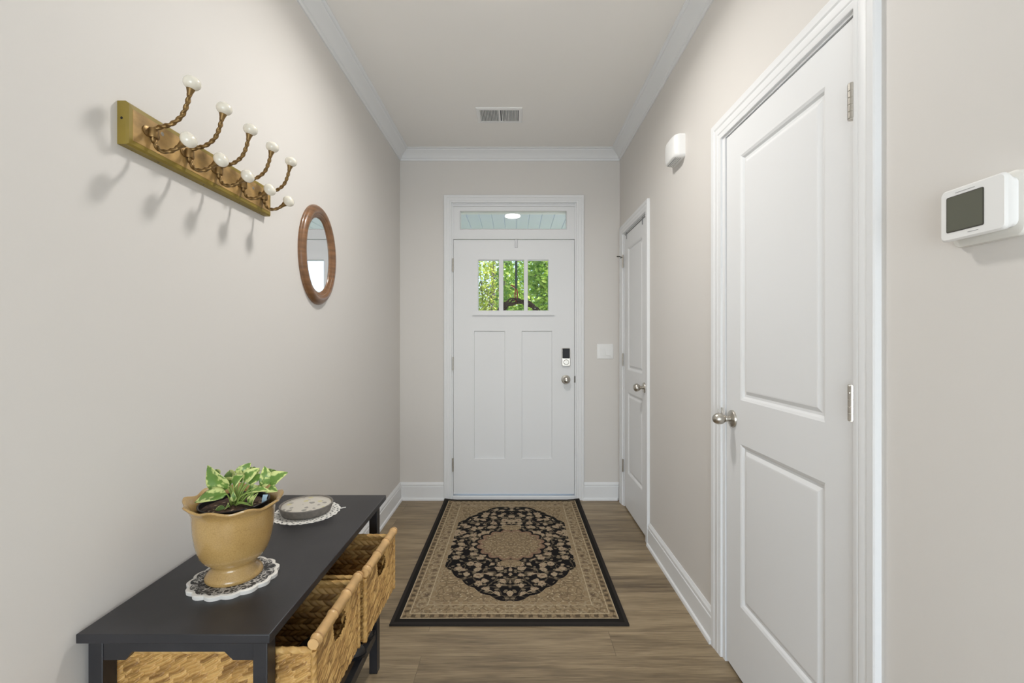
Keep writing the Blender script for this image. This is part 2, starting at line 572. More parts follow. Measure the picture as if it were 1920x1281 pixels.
def mat_trivet():
    m, N, L, b = nt('dark_printed_leaf_pattern')
    tc = N.new('ShaderNodeTexCoord')
    n = N.new('ShaderNodeTexNoise')
    n.inputs['Scale'].default_value = 45
    n.inputs['Distortion'].default_value = 1.0
    L.new(tc.outputs['Object'], n.inputs['Vector'])
    v = N.new('ShaderNodeTexVoronoi')
    v.inputs['Scale'].default_value = 95
    v.feature = 'DISTANCE_TO_EDGE'
    va = N.new('ShaderNodeVectorMath')
    va.operation = 'SCALE'
    L.new(n.outputs['Color'], va.inputs[0])
    va.inputs['Scale'].default_value = 0.02
    w = N.new('ShaderNodeVectorMath')
    L.new(tc.outputs['Object'], w.inputs[0])
    L.new(va.outputs[0], w.inputs[1])
    L.new(w.outputs[0], v.inputs['Vector'])
    ln = math_node(N, L, 'SUBTRACT', 1, smooth(N, L, v.outputs['Distance'], 0.06, 0.16))
    col = mix_col(N, L, math_node(N, L, 'MULTIPLY', ln, smooth(N, L, n.outputs['Fac'], 0.38, 0.55)), (0.028, 0.027, 0.028), (0.55, 0.53, 0.5))
    L.new(col, b.inputs['Base Color'])
    b.inputs['Roughness'].default_value = 0.6
    return m


M['trivet'] = mat_trivet()


# ------------------------------------------------------------------ mesh helpers
def new():
    return bmesh.new()


def link(name, bm, mats, parent=None, smooth_angle=None, bevel=0.0, segs=2, origin=None):
    """one bmesh -> one object; geometry is given in world space, origin/parent offsets are taken out"""
    root = parent
    off = Vector((0, 0, 0))
    while root is not None:
        off += Vector(root.location)
        root = root.parent
    if parent is None and origin is not None:
        off = Vector(origin)
    if off.length > 0:
        bmesh.ops.translate(bm, verts=bm.verts, vec=-off)
    bmesh.ops.recalc_face_normals(bm, faces=bm.faces)
    me = bpy.data.meshes.new(name)
    bm.to_mesh(me)
    bm.free()
    for m in (mats if isinstance(mats, (list, tuple)) else [mats]):
        me.materials.append(m)
    o = bpy.data.objects.new(name, me)
    C.objects.link(o)
    if parent is None:
        o.location = off
    else:
        o.parent = parent
    if bevel > 0:
        md = o.modifiers.new('bevel', 'BEVEL')
        md.width = bevel
        md.segments = segs
        md.limit_method = 'ANGLE'
        md.angle_limit = math.radians(40)
        if smooth_angle is None:
            smooth_angle = 40
    if smooth_angle is not None:
        for p in me.polygons:
            p.use_smooth = True
        me.set_sharp_from_angle(angle=math.radians(smooth_angle))
    return o


def thing(name, label, cat, loc, group=None, kind=None):
    o = bpy.data.objects.new(name, None)
    o.empty_display_size = 0.05
    o.location = loc
    C.objects.link(o)
    return tag(o, label, cat, group, kind)


def tag(o, label, cat, group=None, kind=None):
    o['label'] = label
    o['category'] = cat
    if group:
        o['group'] = group
    if kind:
        o['kind'] = kind
    return o


def box(bm, x0, x1, y0, y1, z0, z1, mi=0):
    v = [bm.verts.new(p) for p in ((x0, y0, z0), (x1, y0, z0), (x1, y1, z0), (x0, y1, z0), (x0, y0, z1), (x1, y0, z1), (x1, y1, z1), (x0, y1, z1))]
    for f in ((0, 3, 2, 1), (4, 5, 6, 7), (0, 1, 5, 4), (1, 2, 6, 5), (2, 3, 7, 6), (3, 0, 4, 7)):
        bm.faces.new([v[i] for i in f]).material_index = mi


def prism(bm, pts, d, mi=0):
    """closed polygon pts (3D) extruded by vector d"""
    d = Vector(d)
    a = [bm.verts.new(Vector(p)) for p in pts]
    b = [bm.verts.new(Vector(p) + d) for p in pts]
    n = len(a)
    bm.faces.new(a[::-1]).material_index = mi
    bm.faces.new(b).material_index = mi
    for i in range(n):
        bm.faces.new((a[i], a[(i + 1) % n], b[(i + 1) % n], b[i])).material_index = mi


def frame_from(d, up=Vector((0, 0, 1))):
    d = d.normalized()
    if abs(d.dot(up)) > 0.98:
        up = Vector((1, 0, 0))
    s = d.cross(up).normalized()
    return s, s.cross(d).normalized()


def spline(pts, n):
    """Catmull-Rom through pts"""
    P = [Vector(p) for p in pts]
    P = [2 * P[0] - P[1]] + P + [2 * P[-1] - P[-2]]
    out = []
    segs = len(P) - 3
    for k in range(n + 1):
        t = k / n * segs
        i = min(int(t), segs - 1)
        u = t - i
        a, b, c, d = P[i:i + 4]
        out.append(0.5 * ((2 * b) + (c - a) * u + (2 * a - 5 * b + 4 * c - d) * u * u + (3 * b - a - 3 * c + d) * u ** 3))
    return out


def tube(bm, path, rad, seg=10, twist=0.0, lobes=0, lobe_amp=0.0, mi=0, cap=True):
    """rad: number or function of t; optional lobed, twisted section (rope-twist rod)"""
    path = [Vector(p) for p in path]
    n = len(path)
    rings = []
    prev = None
    L = 0
    for i, p in enumerate(path):
        d = (path[min(i + 1, n - 1)] - path[max(i - 1, 0)]).normalized()
        if prev is None:
            s, u = frame_from(d)
        else:
            s = (prev - d * prev.dot(d)).normalized()
            u = d.cross(s)
        prev = s
        if i:
            L += (p - path[i - 1]).length
        t = i / (n - 1)
        r = rad(t) if callable(rad) else rad
        ring = []
        for k in range(seg):
            a = 2 * PI * k / seg
            rr = r * (1 + lobe_amp * math.cos(lobes * a)) if lobes else r
            b = a + twist * L
            ring.append(bm.verts.new(p + (s * math.cos(b) + u * math.sin(b)) * rr))
        rings.append(ring)
    for i in range(n - 1):
        for k in range(seg):
            bm.faces.new((rings[i][k], rings[i][(k + 1) % seg], rings[i + 1][(k + 1) % seg], rings[i + 1][k])).material_index = mi
    if cap:
        bm.faces.new(rings[0][::-1]).material_index = mi
        bm.faces.new(rings[-1]).material_index = mi


def lathe(bm, prof, center, axis=(0, 0, 1), seg=32, mod=None, mi=0, cap0=True, cap1=True):
    """prof: (r, h[, w]) along axis; mod(theta, w) -> (dr, dh)"""
    ax = Vector(axis).normalized()
    s, u = frame_from(ax)
    if abs(ax.z) > 0.99:
        s, u = Vector((1, 0, 0)), Vector((0, 1, 0)) * (1 if ax.z > 0 else -1)
    c = Vector(center)
    rings = []
    for row in prof:
        r, h = row[0], row[1]
        w = row[2] if len(row) > 2 else 0
        if r < 1e-6:
            rings.append([bm.verts.new(c + ax * h)])
            continue
        ring = []
        for k in range(seg):
            a = 2 * PI * k / seg
            dr, dh = mod(a, w) if (mod and w) else (0, 0)
            ring.append(bm.verts.new(c + (s * math.cos(a) + u * math.sin(a)) * (r + dr) + ax * (h + dh)))
        rings.append(ring)
    for A, B in zip(rings, rings[1:]):
        for k in range(seg):
            k2 = (k + 1) % seg
            if len(A) == 1 and len(B) > 1:
                f = (A[0], B[k2], B[k])
            elif len(B) == 1 and len(A) > 1:
                f = (A[k], A[k2], B[0])
            elif len(A) > 1:
                f = (A[k], A[k2], B[k2], B[k])
            else:
                continue
            bm.faces.new(f).material_index = mi
    if cap0 and len(rings[0]) > 1:
        bm.faces.new(rings[0][::-1]).material_index = mi
    if cap1 and len(rings[-1]) > 1:
        bm.faces.new(rings[-1]).material_index = mi


def ellipsoid(bm, c, axis, r, ra, seg=24, rings=12, mi=0):
    prof = []
    for i in range(rings + 1):
        a = -PI / 2 + PI * i / rings
        prof.append((r * math.cos(a) if 0 < i < rings else 0, ra * math.sin(a)))
    lathe(bm, prof, c, axis, seg, mi=mi)


def sheet(bm, us, vs_, depth, pos, thick, mi=0):
    """a slab cut on a grid: depth(i,j) gives the face depth of a cell (None = through hole); pos(u,v,d) -> world"""
    nu, nv = len(us) - 1, len(vs_) - 1

    def g(i, j):
        return depth(i, j) if 0 <= i < nu and 0 <= j < nv else None

    def quad(a):
        bm.faces.new([bm.verts.new(pos(*p)) for p in a]).material_index = mi
    for i in range(nu):
        for j in range(nv):
            d = g(i, j)
            if d is None:
                continue
            u0, u1, v0, v1 = us[i], us[i + 1], vs_[j], vs_[j + 1]
            quad(((u0, v0, d), (u1, v0, d), (u1, v1, d), (u0, v1, d)))
            quad(((u0, v0, -thick), (u0, v1, -thick), (u1, v1, -thick), (u1, v0, -thick)))
            for (ii, jj, a, b) in ((i - 1, j, (u0, v0), (u0, v1)), (i + 1, j, (u1, v0), (u1, v1)), (i, j - 1, (u0, v0), (u1, v0)), (i, j + 1, (u0, v1), (u1, v1))):
                e = g(ii, jj)
                lo = -thick if e is None else e
                if lo < d - 1e-9:
                    quad(((*a, d), (*b, d), (*b, lo), (*a, lo)))
    bmesh.ops.remove_doubles(bm, verts=bm.verts, dist=1e-6)


def rect_rings(bm, u0, u1, v0, v1, steps, pos, mi=0, fill=True):
    """nested rectangles (inset, depth) bridged and capped: a moulded panel"""
    loops = []
    for ins, d in steps:
        loops.append([bm.verts.new(pos(u, v, d)) for u, v in ((u0 + ins, v0 + ins), (u1 - ins, v0 + ins), (u1 - ins, v1 - ins), (u0 + ins, v1 - ins))])
    for A, B in zip(loops, loops[1:]):
        for k in range(4):
            bm.faces.new((A[k], A[(k + 1) % 4], B[(k + 1) % 4], B[k])).material_index = mi
    if fill:
        bm.faces.new(loops[-1]).material_index = mi


def casing(bm, u0, u1, vt, prof, pos, mi=0):
    """three mitred sides round an opening; prof: (offset outwards, depth)"""
    loops = []
    for o, d in prof:
        loops.append([bm.verts.new(pos(u, v, d)) for u, v in ((u0 - o, 0), (u0 - o, vt + o), (u1 + o, vt + o), (u1 + o, 0))])
    for A, B in zip(loops, loops[1:]):
        for k in range(3):
            bm.faces.new((A[k], A[k + 1], B[k + 1], B[k])).material_index = mi


def roundrect(w, h, r, n=6):
    pts = []
    for cx, cy, a0 in ((w / 2 - r, h / 2 - r, 0), (-w / 2 + r, h / 2 - r, PI / 2), (-w / 2 + r, -h / 2 + r, PI), (w / 2 - r, -h / 2 + r, 1.5 * PI)):
        for k in range(n + 1):
            a = a0 + PI / 2 * k / n
            pts.append((cx + r * math.cos(a), cy + r * math.sin(a)))
    return pts


def stacked(bm, rows, pos, mi=0, cap0=True, cap1=True):
    """rows: list of (outline points, depth) with equal counts -> bridged solid"""
    loops = [[bm.verts.new(pos(u, v, d)) for u, v in pts] for pts, d in rows]
    n = len(loops[0])
    for A, B in zip(loops, loops[1:]):
        for k in range(n):
            bm.faces.new((A[k], A[(k + 1) % n], B[(k + 1) % n], B[k])).material_index = mi
    if cap0:
        bm.faces.new(loops[0][::-1]).material_index = mi
    if cap1:
        bm.faces.new(loops[-1]).material_index = mi


# ------------------------------------------------------------------ room dimensions
XL, XR, YB, YR, ZC = -0.90, 0.817, 3.555, -1.8, 2.726


def posR(u, v, d):     # on the right wall: u along Y, d into the hall
    return (XR - d, u, v)


def posL(u, v, d):
    return (XL + d, u, v)


def posB(u, v, d):     # on the far wall: u along X
    return (u, YB - d, v)


def struct(name, bm, m, label, cat, **kw):
    o = link(name, bm, m, **kw)
    return tag(o, label, cat, None, 'structure')


bm = new(); box(bm, XL - 0.15, XR + 0.15, YR - 0.2, YB + 0.02, -0.06, 0)
struct('floor', bm, M['floor'], 'brown wood plank floor of the hallway', 'floor')
bm = new(); box(bm, XL - 0.15, XR + 0.15, YR - 0.2, YB + 0.15, ZC, ZC + 0.1)
struct('ceiling', bm, M['ceil'], 'plain beige painted hallway ceiling', 'ceiling')
bm = new(); box(bm, XL - 0.15, XL, YR - 0.2, YB + 0.15, 0, ZC)
struct('wall_left', bm, M['wall'], 'long beige wall with the hook rack and oval mirror', 'wall')

# door openings on the right wall (recesses)
D3 = (1.088, 1.790, 2.040)
D2 = (2.825, 3.440, 2.046)
bm = new()
us = [YR - 0.2, D3[0], D3[1], D2[0], D2[1], YB + 0.15]
sheet(bm, us, [0, 2.040, 2.046, ZC], lambda i, j: (-0.06 if (i == 1 and j == 0) or (i == 3 and j <= 1) else 0.0), posR, 0.15)
struct('wall_right', bm, M['wall'], 'beige wall with two white closet doors and thermostat', 'wall')

# far wall with the entry opening
OX0, OX1, OZ = -0.497, 0.477, 2.318
bm = new()
sheet(bm, [XL, OX0, OX1, XR], [0, OZ, ZC], lambda i, j: (None if i == 1 and j == 0 else 0.0), posB, 0.14)
struct('wall_back', bm, M['wall'], 'beige end wall around the front door', 'wall')
bm = new()
sheet(bm, [XL, -0.80, 0.72, XR], [0, 0.15, 1.75, ZC], lambda i, j: (None if i == 1 and j == 1 else 0.0), lambda u, v, d: (u, YR - 0.05 + d, v), 0.12)  # unseen opening, added and sized to suit the rear fill light
struct('wall_rear', bm, M['wall'], 'unseen wall behind the viewer with an opening added for the fill light', 'wall')

# crown moulding swept round three walls
crown = [(0.0, -0.080), (0.006, -0.080), (0.009, -0.072), (0.009, -0.066), (0.016, -0.062), (0.022, -0.052), (0.032, -0.040), (0.046, -0.028), (0.058, -0.020), (0.062, -0.016), (0.062, -0.010), (0.070, -0.008), (0.075, -0.004), (0.075, 0.0)]
bm = new()
loops = [[bm.verts.new(p) for p in ((XL + q, YR, ZC + z), (XL + q, YB - q, ZC + z), (XR - q, YB - q, ZC + z), (XR - q, YR, ZC + z))] for q, z in crown]
for A, B in zip(loops, loops[1:]):
    for k in range(3):
        bm.faces.new((A[k], A[k + 1], B[k + 1], B[k]))
struct('trim_1', bm, M['trim'], 'white crown moulding running round the ceiling edge', 'trim', smooth_angle=25)

base = [(0.024, 0.0), (0.024, 0.008), (0.021, 0.015), (0.014, 0.019), (0.014, 0.104), (0.010, 0.107), (0.010, 0.111), (0.0125, 0.114), (0.0115, 0.124), (0.006, 0.133), (0.004, 0.138), (0.0, 0.138)]


def skirting(bm, pos, u0, u1, m0=0, m1=0):
    """m0/m1: 1 = mitre at an inside corner"""
    loops = [[bm.verts.new(pos(u0 + m0 * d, z, d)), bm.verts.new(pos(u1 - m1 * d, z, d))] for d, z in base]
    for A, B in zip(loops, loops[1:]):
        bm.faces.new((A[0], A[1], B[1], B[0]))
    for side in (0, 1):
        bm.faces.new([l[side] for l in loops] + [bm.verts.new(pos((u0, u1)[side], 0, 0))])


bm = new(); skirting(bm, posL, YR, YB, 0, 1)
struct('baseboard_left', bm, M['trim'], 'white baseboard along the wall behind the console table', 'baseboard', smooth_angle=25)
bm = new(); skirting(bm, posB, XL, -0.553, 1, 0); skirting(bm, posB, 0.524, XR, 0, 1)
struct('baseboard_back', bm, M['trim'], 'white baseboard on both sides of the front door', 'baseboard', smooth_angle=25)
bm = new(); skirting(bm, posR, D3[1] + 0.073, D2[0] - 0.068); skirting(bm, posR, YR, D3[0] - 0.073)
struct('baseboard_right', bm, M['trim'], 'white baseboard between the two closet doors', 'baseboard', smooth_angle=25)


def cas_prof(w, t=0.017):
    return [(0, 0.0), (0, t * 0.55), (w * 0.05, t * 0.62), (w * 0.20, t * 0.66), (w * 0.22, t * 0.60), (w * 0.25, t * 0.60), (w * 0.30, t * 0.72), (w * 0.56, t * 0.80), (w * 0.60, t * 0.76), (w * 0.68, t * 0.92), (w * 0.95, t), (w, t * 0.86), (w, 0.0)]


def door_trim(name, D, w, label):
    bm = new()
    casing(bm, D[0], D[1], D[2], cas_prof(w), posR)
    # jamb lining of the recess
    box(bm, XR - 0.002, XR + 0.058, D[0], D[0] + 0.0055, 0, D[2])
    box(bm, XR - 0.002, XR + 0.058, D[1] - 0.0225, D[1], 0, D[2])
    box(bm, XR - 0.002, XR + 0.058, D[0] + 0.0055, D[1] - 0.0225, D[2] - 0.008, D[2])
    return struct(name, bm, M['trim'], label, 'door trim', smooth_angle=20)


door_trim('trim_2', D3, 0.073, 'white casing round the nearer closet door')
D2j = D2
bm = new()
casing(bm, D2[0], D2[1], D2[2], cas_prof(0.062), posR)
box(bm, XR - 0.002, XR + 0.058, D2[0], D2[0] + 0.0095, 0, D2[2])
box(bm, XR - 0.002, XR + 0.058, D2[1] - 0.0205, D2[1], 0, D2[2])
box(bm, XR - 0.002, XR + 0.058, D2[0] + 0.0095, D2[1] - 0.0205, D2[2] - 0.006, D2[2])
struct('trim_3', bm, M['trim'], 'white casing round the farther closet door', 'door trim', smooth_angle=20)

# entry casing + jamb + threshold
bm = new()
casing(bm, OX0, OX1, OZ, cas_prof(0.058, 0.020), posB)
box(bm, OX0, OX0 + 0.012, YB - 0.001, YB + 0.14, 0, OZ)
box(bm, OX1 - 0.012, OX1, YB - 0.001, YB + 0.14, 0, OZ)
box(bm, OX0 + 0.012, OX1 - 0.012, YB, YB + 0.14, OZ - 0.006, OZ)
box(bm, OX0 + 0.012, OX0 + 0.030, YB + 0.052, YB + 0.09, 0.04, 2.05)
box(bm, OX1 - 0.030, OX1 - 0.012, YB + 0.052, YB + 0.09, 0.04, 2.05)
struct('trim_4', bm, M['trim'], 'white casing framing the front door and transom', 'door trim', smooth_angle=20)
bm = new(); box(bm, OX0 + 0.012, OX1 - 0.012, YB - 0.012, YB + 0.16, 0.0, 0.030)
struct('trim_5', bm, M['trim'], 'white threshold strip under the front door', 'threshold', bevel=0.004)

# ------------------------------------------------------------------ transom (window_1)
w1 = thing('window_1', 'narrow transom window above the front door', 'window', (0, YB, 2.05), None, 'structure')
bm = new()
gx0, gx1, gz0, gz1 = -0.429, 0.400, 2.117, 2.254
sheet(bm, [OX0 + 0.012, gx0 - 0.006, gx1 + 0.006, OX1 - 0.012], [2.037, gz0 - 0.006, gz1 + 0.006, OZ - 0.006], lambda i, j: (None if (i, j) == (1, 1) else 0.0), lambda u, v, d: (u, YB + 0.006 - d, v), 0.11)
rect_rings(bm, gx0 - 0.006, gx1 + 0.006, gz0 - 0.006, gz1 + 0.006, [(0, 0.0), (0.003, 0.004), (0.006, 0.0), (0.006, -0.03)], lambda u, v, d: (u, YB + 0.006 - d, v), fill=False)
box(bm, OX0 + 0.012, OX1 - 0.012, YB - 0.006, YB + 0.006, 2.290, 2.300)
link('window_frame', bm, M['trim'], w1)
bm = new(); box(bm, gx0 - 0.004, gx1 + 0.004, YB + 0.030, YB + 0.034, gz0 - 0.004, gz1 + 0.004)
link('pane', bm, M['glass'], w1)

# ------------------------------------------------------------------ front door (door_1)
d1 = thing('door_1', 'white front door with three small glass panes and keypad lock', 'door', (0, YB, 0.04), None, 'structure')
DX0, DX1, DZ0, DZ1 = -0.482, 0.462, 0.044, 2.030


def posD(u, v, d):
    return (u, YB + 0.002 - d, v)


panes = [(-0.292, -0.125), (-0.096, 0.071), (0.096, 0.2625)]
pz = (1.475, 1.875)
lp = [(-0.321, -0.080), (0.051, 0.289)]
lz = (0.318, 1.318)
us = sorted([DX0, DX1] + [v for p in panes for v in p] + [v for p in lp for v in p])
vz = [DZ0, lz[0], lz[1], pz[0], pz[1], DZ1]


def d1_depth(i, j):
    c = (us[i] + us[i + 1]) / 2
    if j == 1 and any(a < c < b for a, b in lp):
        return None
    if j == 3 and any(a < c < b for a, b in panes):
        return None
    return 0.0


bm = new()
sheet(bm, us, vz, d1_depth, posD, 0.044)
for a, b in lp:
    rect_rings(bm, a, b, lz[0], lz[1], [(0, 0.0), (0.003, -0.009), (0.003, -0.010)], posD)
    rect_rings(bm, a, b, lz[0], lz[1], [(0, -0.044), (0.003, -0.034)], posD)
link('slab', bm, M['door'], d1)
# raised surround of the lights with a small ledge below
bm = new()
sheet(bm, [-0.327, panes[0][0], panes[0][1], panes[1][0], panes[1][1], panes[2][0], panes[2][1], 0.298], [1.446, pz[0], pz[1], 1.902], lambda i, j: (None if j == 1 and i in (1, 3, 5) else 0.006), posD, 0.0)
box(bm, -0.333, 0.304, YB - 0.014, YB + 0.002, 1.440, 1.450)
for a, b in panes:
    rect_rings(bm, a, b, pz[0], pz[1], [(0, 0.006), (0.003, 0.002), (0.003, -0.046)], posD, fill=False)
link('window_surround', bm, M['door'], d1)
for a, b in panes:
    bm = new(); box(bm, a - 0.002, b + 0.002, YB + 0.022, YB + 0.026, pz[0] - 0.002, pz[1] + 0.002)
    link('pane', bm, M['glass'], d1)


def hinge(parent, at, axis_out, h=0.09, r=0.0065, leaf=True):
    """barrel hinge: 'at' = barrel base point, axis_out = unit vector along the wall (towards the jamb)"""
    a = Vector(at); s = Vector(axis_out)
    bm = new()
    for k in range(5):
        z0 = h * k / 5 + 0.0005
        lathe(bm, [(r * 0.96, z0), (r, z0 + 0.0004), (r, z0 + h / 5 - 0.0014), (r * 0.96, z0 + h / 5 - 0.001)], a, seg=14)
    lathe(bm, [(r * 0.9, -0.002), (r * 0.9, h + 0.002)], a, seg=10)
    o = link('hinge', bm, M['nickel'], parent, smooth_angle=25)
    if leaf:
        bm = new()
        n = Vector((-s.y, s.x, 0))
        p = a + s * r * 1.2
        prism(bm, [p - n * 0.003, p + s * 0.007 - n * 0.003, p + s * 0.007 + n * 0.003, p + n * 0.003], (0, 0, h))
        link('leaf', bm, M['darknickel'], o)
    return o


for zc in (1.832, 1.063, 0.273):
    hinge(d1, (DX0 - 0.004, YB - 0.006, zc - 0.05), (-1, 0, 0), 0.10, 0.0065, False)


def round_knob(parent, at, out, rose_r=0.033, knob_r=0.027, egg=1.0, privacy=False):
    """rose, neck and knob along 'out'"""
    bm = new()
    lathe(bm, [(rose_r, 0), (rose_r, 0.003), (rose_r * 0.93, 0.007), (rose_r * 0.6, 0.011), (0.014, 0.013)], at, out, 28, cap1=True)
    k = link('rose', bm, M['nickel'], parent, smooth_angle=35)
    bm = new()
    L = 0.045 * egg
    prof = [(0.011, 0.010), (0.0105, 0.020), (0.012, 0.026)]
    c = 0.026 + L / 2
    for i in range(1, 13):
        a = -PI / 2 + PI * i / 12
        if i == 1:
            continue
        prof.append((max(0.0, knob_r * math.cos(a)) if i < 12 else 0.0, c + L / 2 * math.sin(a)))
    lathe(bm, prof, at, out, 28)
    link('knob', bm, M['nickel'], parent, smooth_angle=60)
    return k


kx = (1061 - 966) / 240
round_knob(d1, (kx, YB + 0.002, 0.938), (0, -1, 0), 0.036, 0.029)
# latch edge plate
bm = new(); box(bm, DX1 - 0.001, DX1 + 0.008, YB - 0.004, YB + 0.004, 0.915, 0.965)
link('strike_plate', bm, M['darknickel'], d1, bevel=0.001)
# keypad deadbolt
bm = new()
kz = 1.246 + (638 - 669.5) / 240
stacked(bm, [(roundrect(0.066, 0.140, 0.008), 0.0), (roundrect(0.066, 0.140, 0.008), 0.016), (roundrect(0.060, 0.134, 0.008), 0.021)], lambda u, v, d: (kx + u, YB + 0.002 - d, kz + v))
ld = link('lock_body', bm, M['nickel'], d1, smooth_angle=30)
bm = new()
stacked(bm, [(roundrect(0.058, 0.078, 0.006), 0.0205), (roundrect(0.056, 0.076, 0.006), 0.0245)], lambda u, v, d: (kx + u, YB + 0.002 - d, kz + 0.028 + v))
link('battery_cover', bm, M['blackplastic'], ld, smooth_angle=30)
bm = new()
lathe(bm, [(0.021, 0.021), (0.021, 0.026), (0.018, 0.030)], (kx, YB + 0.002, kz - 0.040), (0, -1, 0), 24)
prism(bm, [(kx - 0.005, YB - 0.027, kz - 0.058), (kx + 0.005, YB - 0.027, kz - 0.058), (kx + 0.005, YB - 0.027, kz - 0.022), (kx - 0.005, YB - 0.027, kz - 0.022)], (0, -0.014, 0))
link('thumb_turn', bm, M['nickel'], ld, bevel=0.0015)

# ------------------------------------------------------------------ closet doors (door_2 far, door_3 near)
PANEL = [(0, 0.0), (0.008, -0.0035), (0.014, -0.0095), (0.022, -0.0095), (0.034, -0.0035), (0.038, -0.003)]


def closet_door(name, u0, u1, z0, z1, stile, rails, label):
    root = thing(name, label, 'door', (XR, (u0 + u1) / 2, 0), None, 'structure')

    def pos(u, v, d):
        return (XR + 0.003 - d, u, v)
    bm = new()
    us = [u0, u0 + stile, u1 - stile, u1]
    vv = [z0, rails[0], rails[1], rails[2], rails[3], z1]
    sheet(bm, us, vv, lambda i, j: (None if i == 1 and j in (1, 3) else 0.0), pos, 0.036)
    for a, b in ((rails[0], rails[1]), (rails[2], rails[3])):
        rect_rings(bm, us[1], us[2], a, b, PANEL, pos)
    link('slab', bm, M['door'], root)
    return root


d3 = closet_door('door_3', 1.0965, 1.7645, 0.012, 2.029, 0.108, (0.275, 0.868, 1.028, 1.918), 'white two panel closet door nearest the thermostat')
for zc in (1.82, 1.095, 0.25):
    hinge(d3, (XR - 0.0075, 1.095, zc - 0.042), (0, -1, 0), 0.084, 0.0085)
round_knob(d3, (XR + 0.003, 1.716, 0.950), (-1, 0, 0), 0.033, 0.0215, 1.12)
# privacy lever stubs standing on the knob neck
bm = new()
box(bm, XR - 0.040, XR - 0.034, 1.712, 1.720, 0.963, 0.992)
box(bm, XR - 0.053, XR - 0.050, 1.7135, 1.7185, 0.965, 0.986)
link('thumb_catch', bm, M['nickel'], d3, bevel=0.0012)

d2 = closet_door('door_2', 2.838, 3.416, 0.012, 2.036, 0.10, (0.275, 0.868, 1.028, 1.918), 'white two panel closet door beside the light switch')
for zc in (1.84, 1.10, 0.305):
    hh = hinge(d2, (XR - 0.0075, 3.418, zc - 0.045), (0, 1, 0), 0.09, 0.0066)
    if zc > 1.8:   # hinge pin door stop
        bm = new()
        tube(bm, [(XR - 0.012, 3.418, 1.868), (XR - 0.035, 3.405, 1.872), (XR - 0.058, 3.392, 1.870)], 0.0045, 8)
        tube(bm, [(XR - 0.012, 3.418, 1.868), (XR - 0.020, 3.440, 1.868)], 0.004, 8)
        link('door_stop', bm, M['darknickel'], hh, smooth_angle=40)
round_knob(d2, (XR + 0.003, 2.886, 0.945), (-1, 0, 0), 0.033, 0.026, 1.05)

# over-the-door hanger on the far closet door
oh = thing('over_door_hanger', 'thin grey hanger bar hooked over the closet door beside the light switch', 'door hanger', (XR, 3.12, 2.03))
bm = new()
box(bm, XR + 0.0005, XR + 0.0025, 2.872, 3.385, 2.0245, 2.0295)
link('bar', bm, M['darknickel'], oh)
for yy in (2.925, 3.345):
    bm = new(); box(bm, XR - 0.0012, XR + 0.0018, yy - 0.006, yy + 0.006, 1.990, 2.037)
    box(bm, XR - 0.0012, XR + 0.030, yy - 0.006, yy + 0.006, 2.0368, 2.0385)
    link('strap', bm, M['groove'], oh)

# ------------------------------------------------------------------ wreath hanger + wreath on the outside of the front door
hx = 0.008
wh = thing('wreath_hanger', 'thin band hanger hooked over the top of the front door', 'wreath hanger', (hx, YB, 1.75))
bm = new()
box(bm, hx - 0.011, hx + 0.011, YB - 0.0015, YB + 0.001, 1.968, 2.032)
box(bm, hx - 0.011, hx + 0.011, YB - 0.0015, YB + 0.0485, 2.0305, 2.0325)
link('clip', bm, M['groove2'], wh, bevel=0.0008)
bm = new()
box(bm, hx - 0.010, hx + 0.010, YB + 0.0470, YB + 0.0490, 1.66, 2.032)
tube(bm, [(hx, YB + 0.049, 1.665), (hx, YB + 0.060, 1.655), (hx, YB + 0.068, 1.662), (hx, YB + 0.070, 1.675)], 0.004, 8)
link('strap', bm, M['strap'], wh, smooth_angle=40)

wc = Vector((0.026, YB + 0.085, 1.390))
wr = thing('wreath', 'dark twig wreath hanging outside behind the front door glass', 'wreath', wc)
rng = random.Random(3)
bm = new()
for k in range(46):
    a0 = rng.uniform(0, 2 * PI)
    span = rng.uniform(1.2, 2.6)
    pr, ph = rng.uniform(0.0, 0.030), rng.uniform(0, 2 * PI)
    pts = []
    for i in range(25):
        a = a0 + span * i / 24
        q = ph + 5 * a
        rr = 0.168 + pr * math.cos(q)
        pts.append(wc + Vector((math.cos(a) * rr, pr * 0.75 * math.sin(q), math.sin(a) * rr)))
    tube(bm, pts, 0.0052, 6)
link('twig_ring', bm, M['twig'], wr, smooth_angle=50)
bm = new()
for s in (-1, 1):
    tube(bm, spline([(hx + 0.002 * s, wc.y - 0.012, 1.548), (hx + 0.010 * s, wc.y - 0.008, 1.60), (hx + 0.007 * s, wc.y - 0.006, 1.64), (hx, wc.y - 0.008, 1.662)], 14), 0.0045, 8)
tube(bm, spline([(hx, wc.y - 0.008, 1.66), (hx - 0.02, wc.y - 0.01, 1.672), (hx - 0.042, wc.y - 0.012, 1.688)], 10), 0.005, 8)
link('ribbon', bm, M['ribbon'], wr, smooth_angle=50)

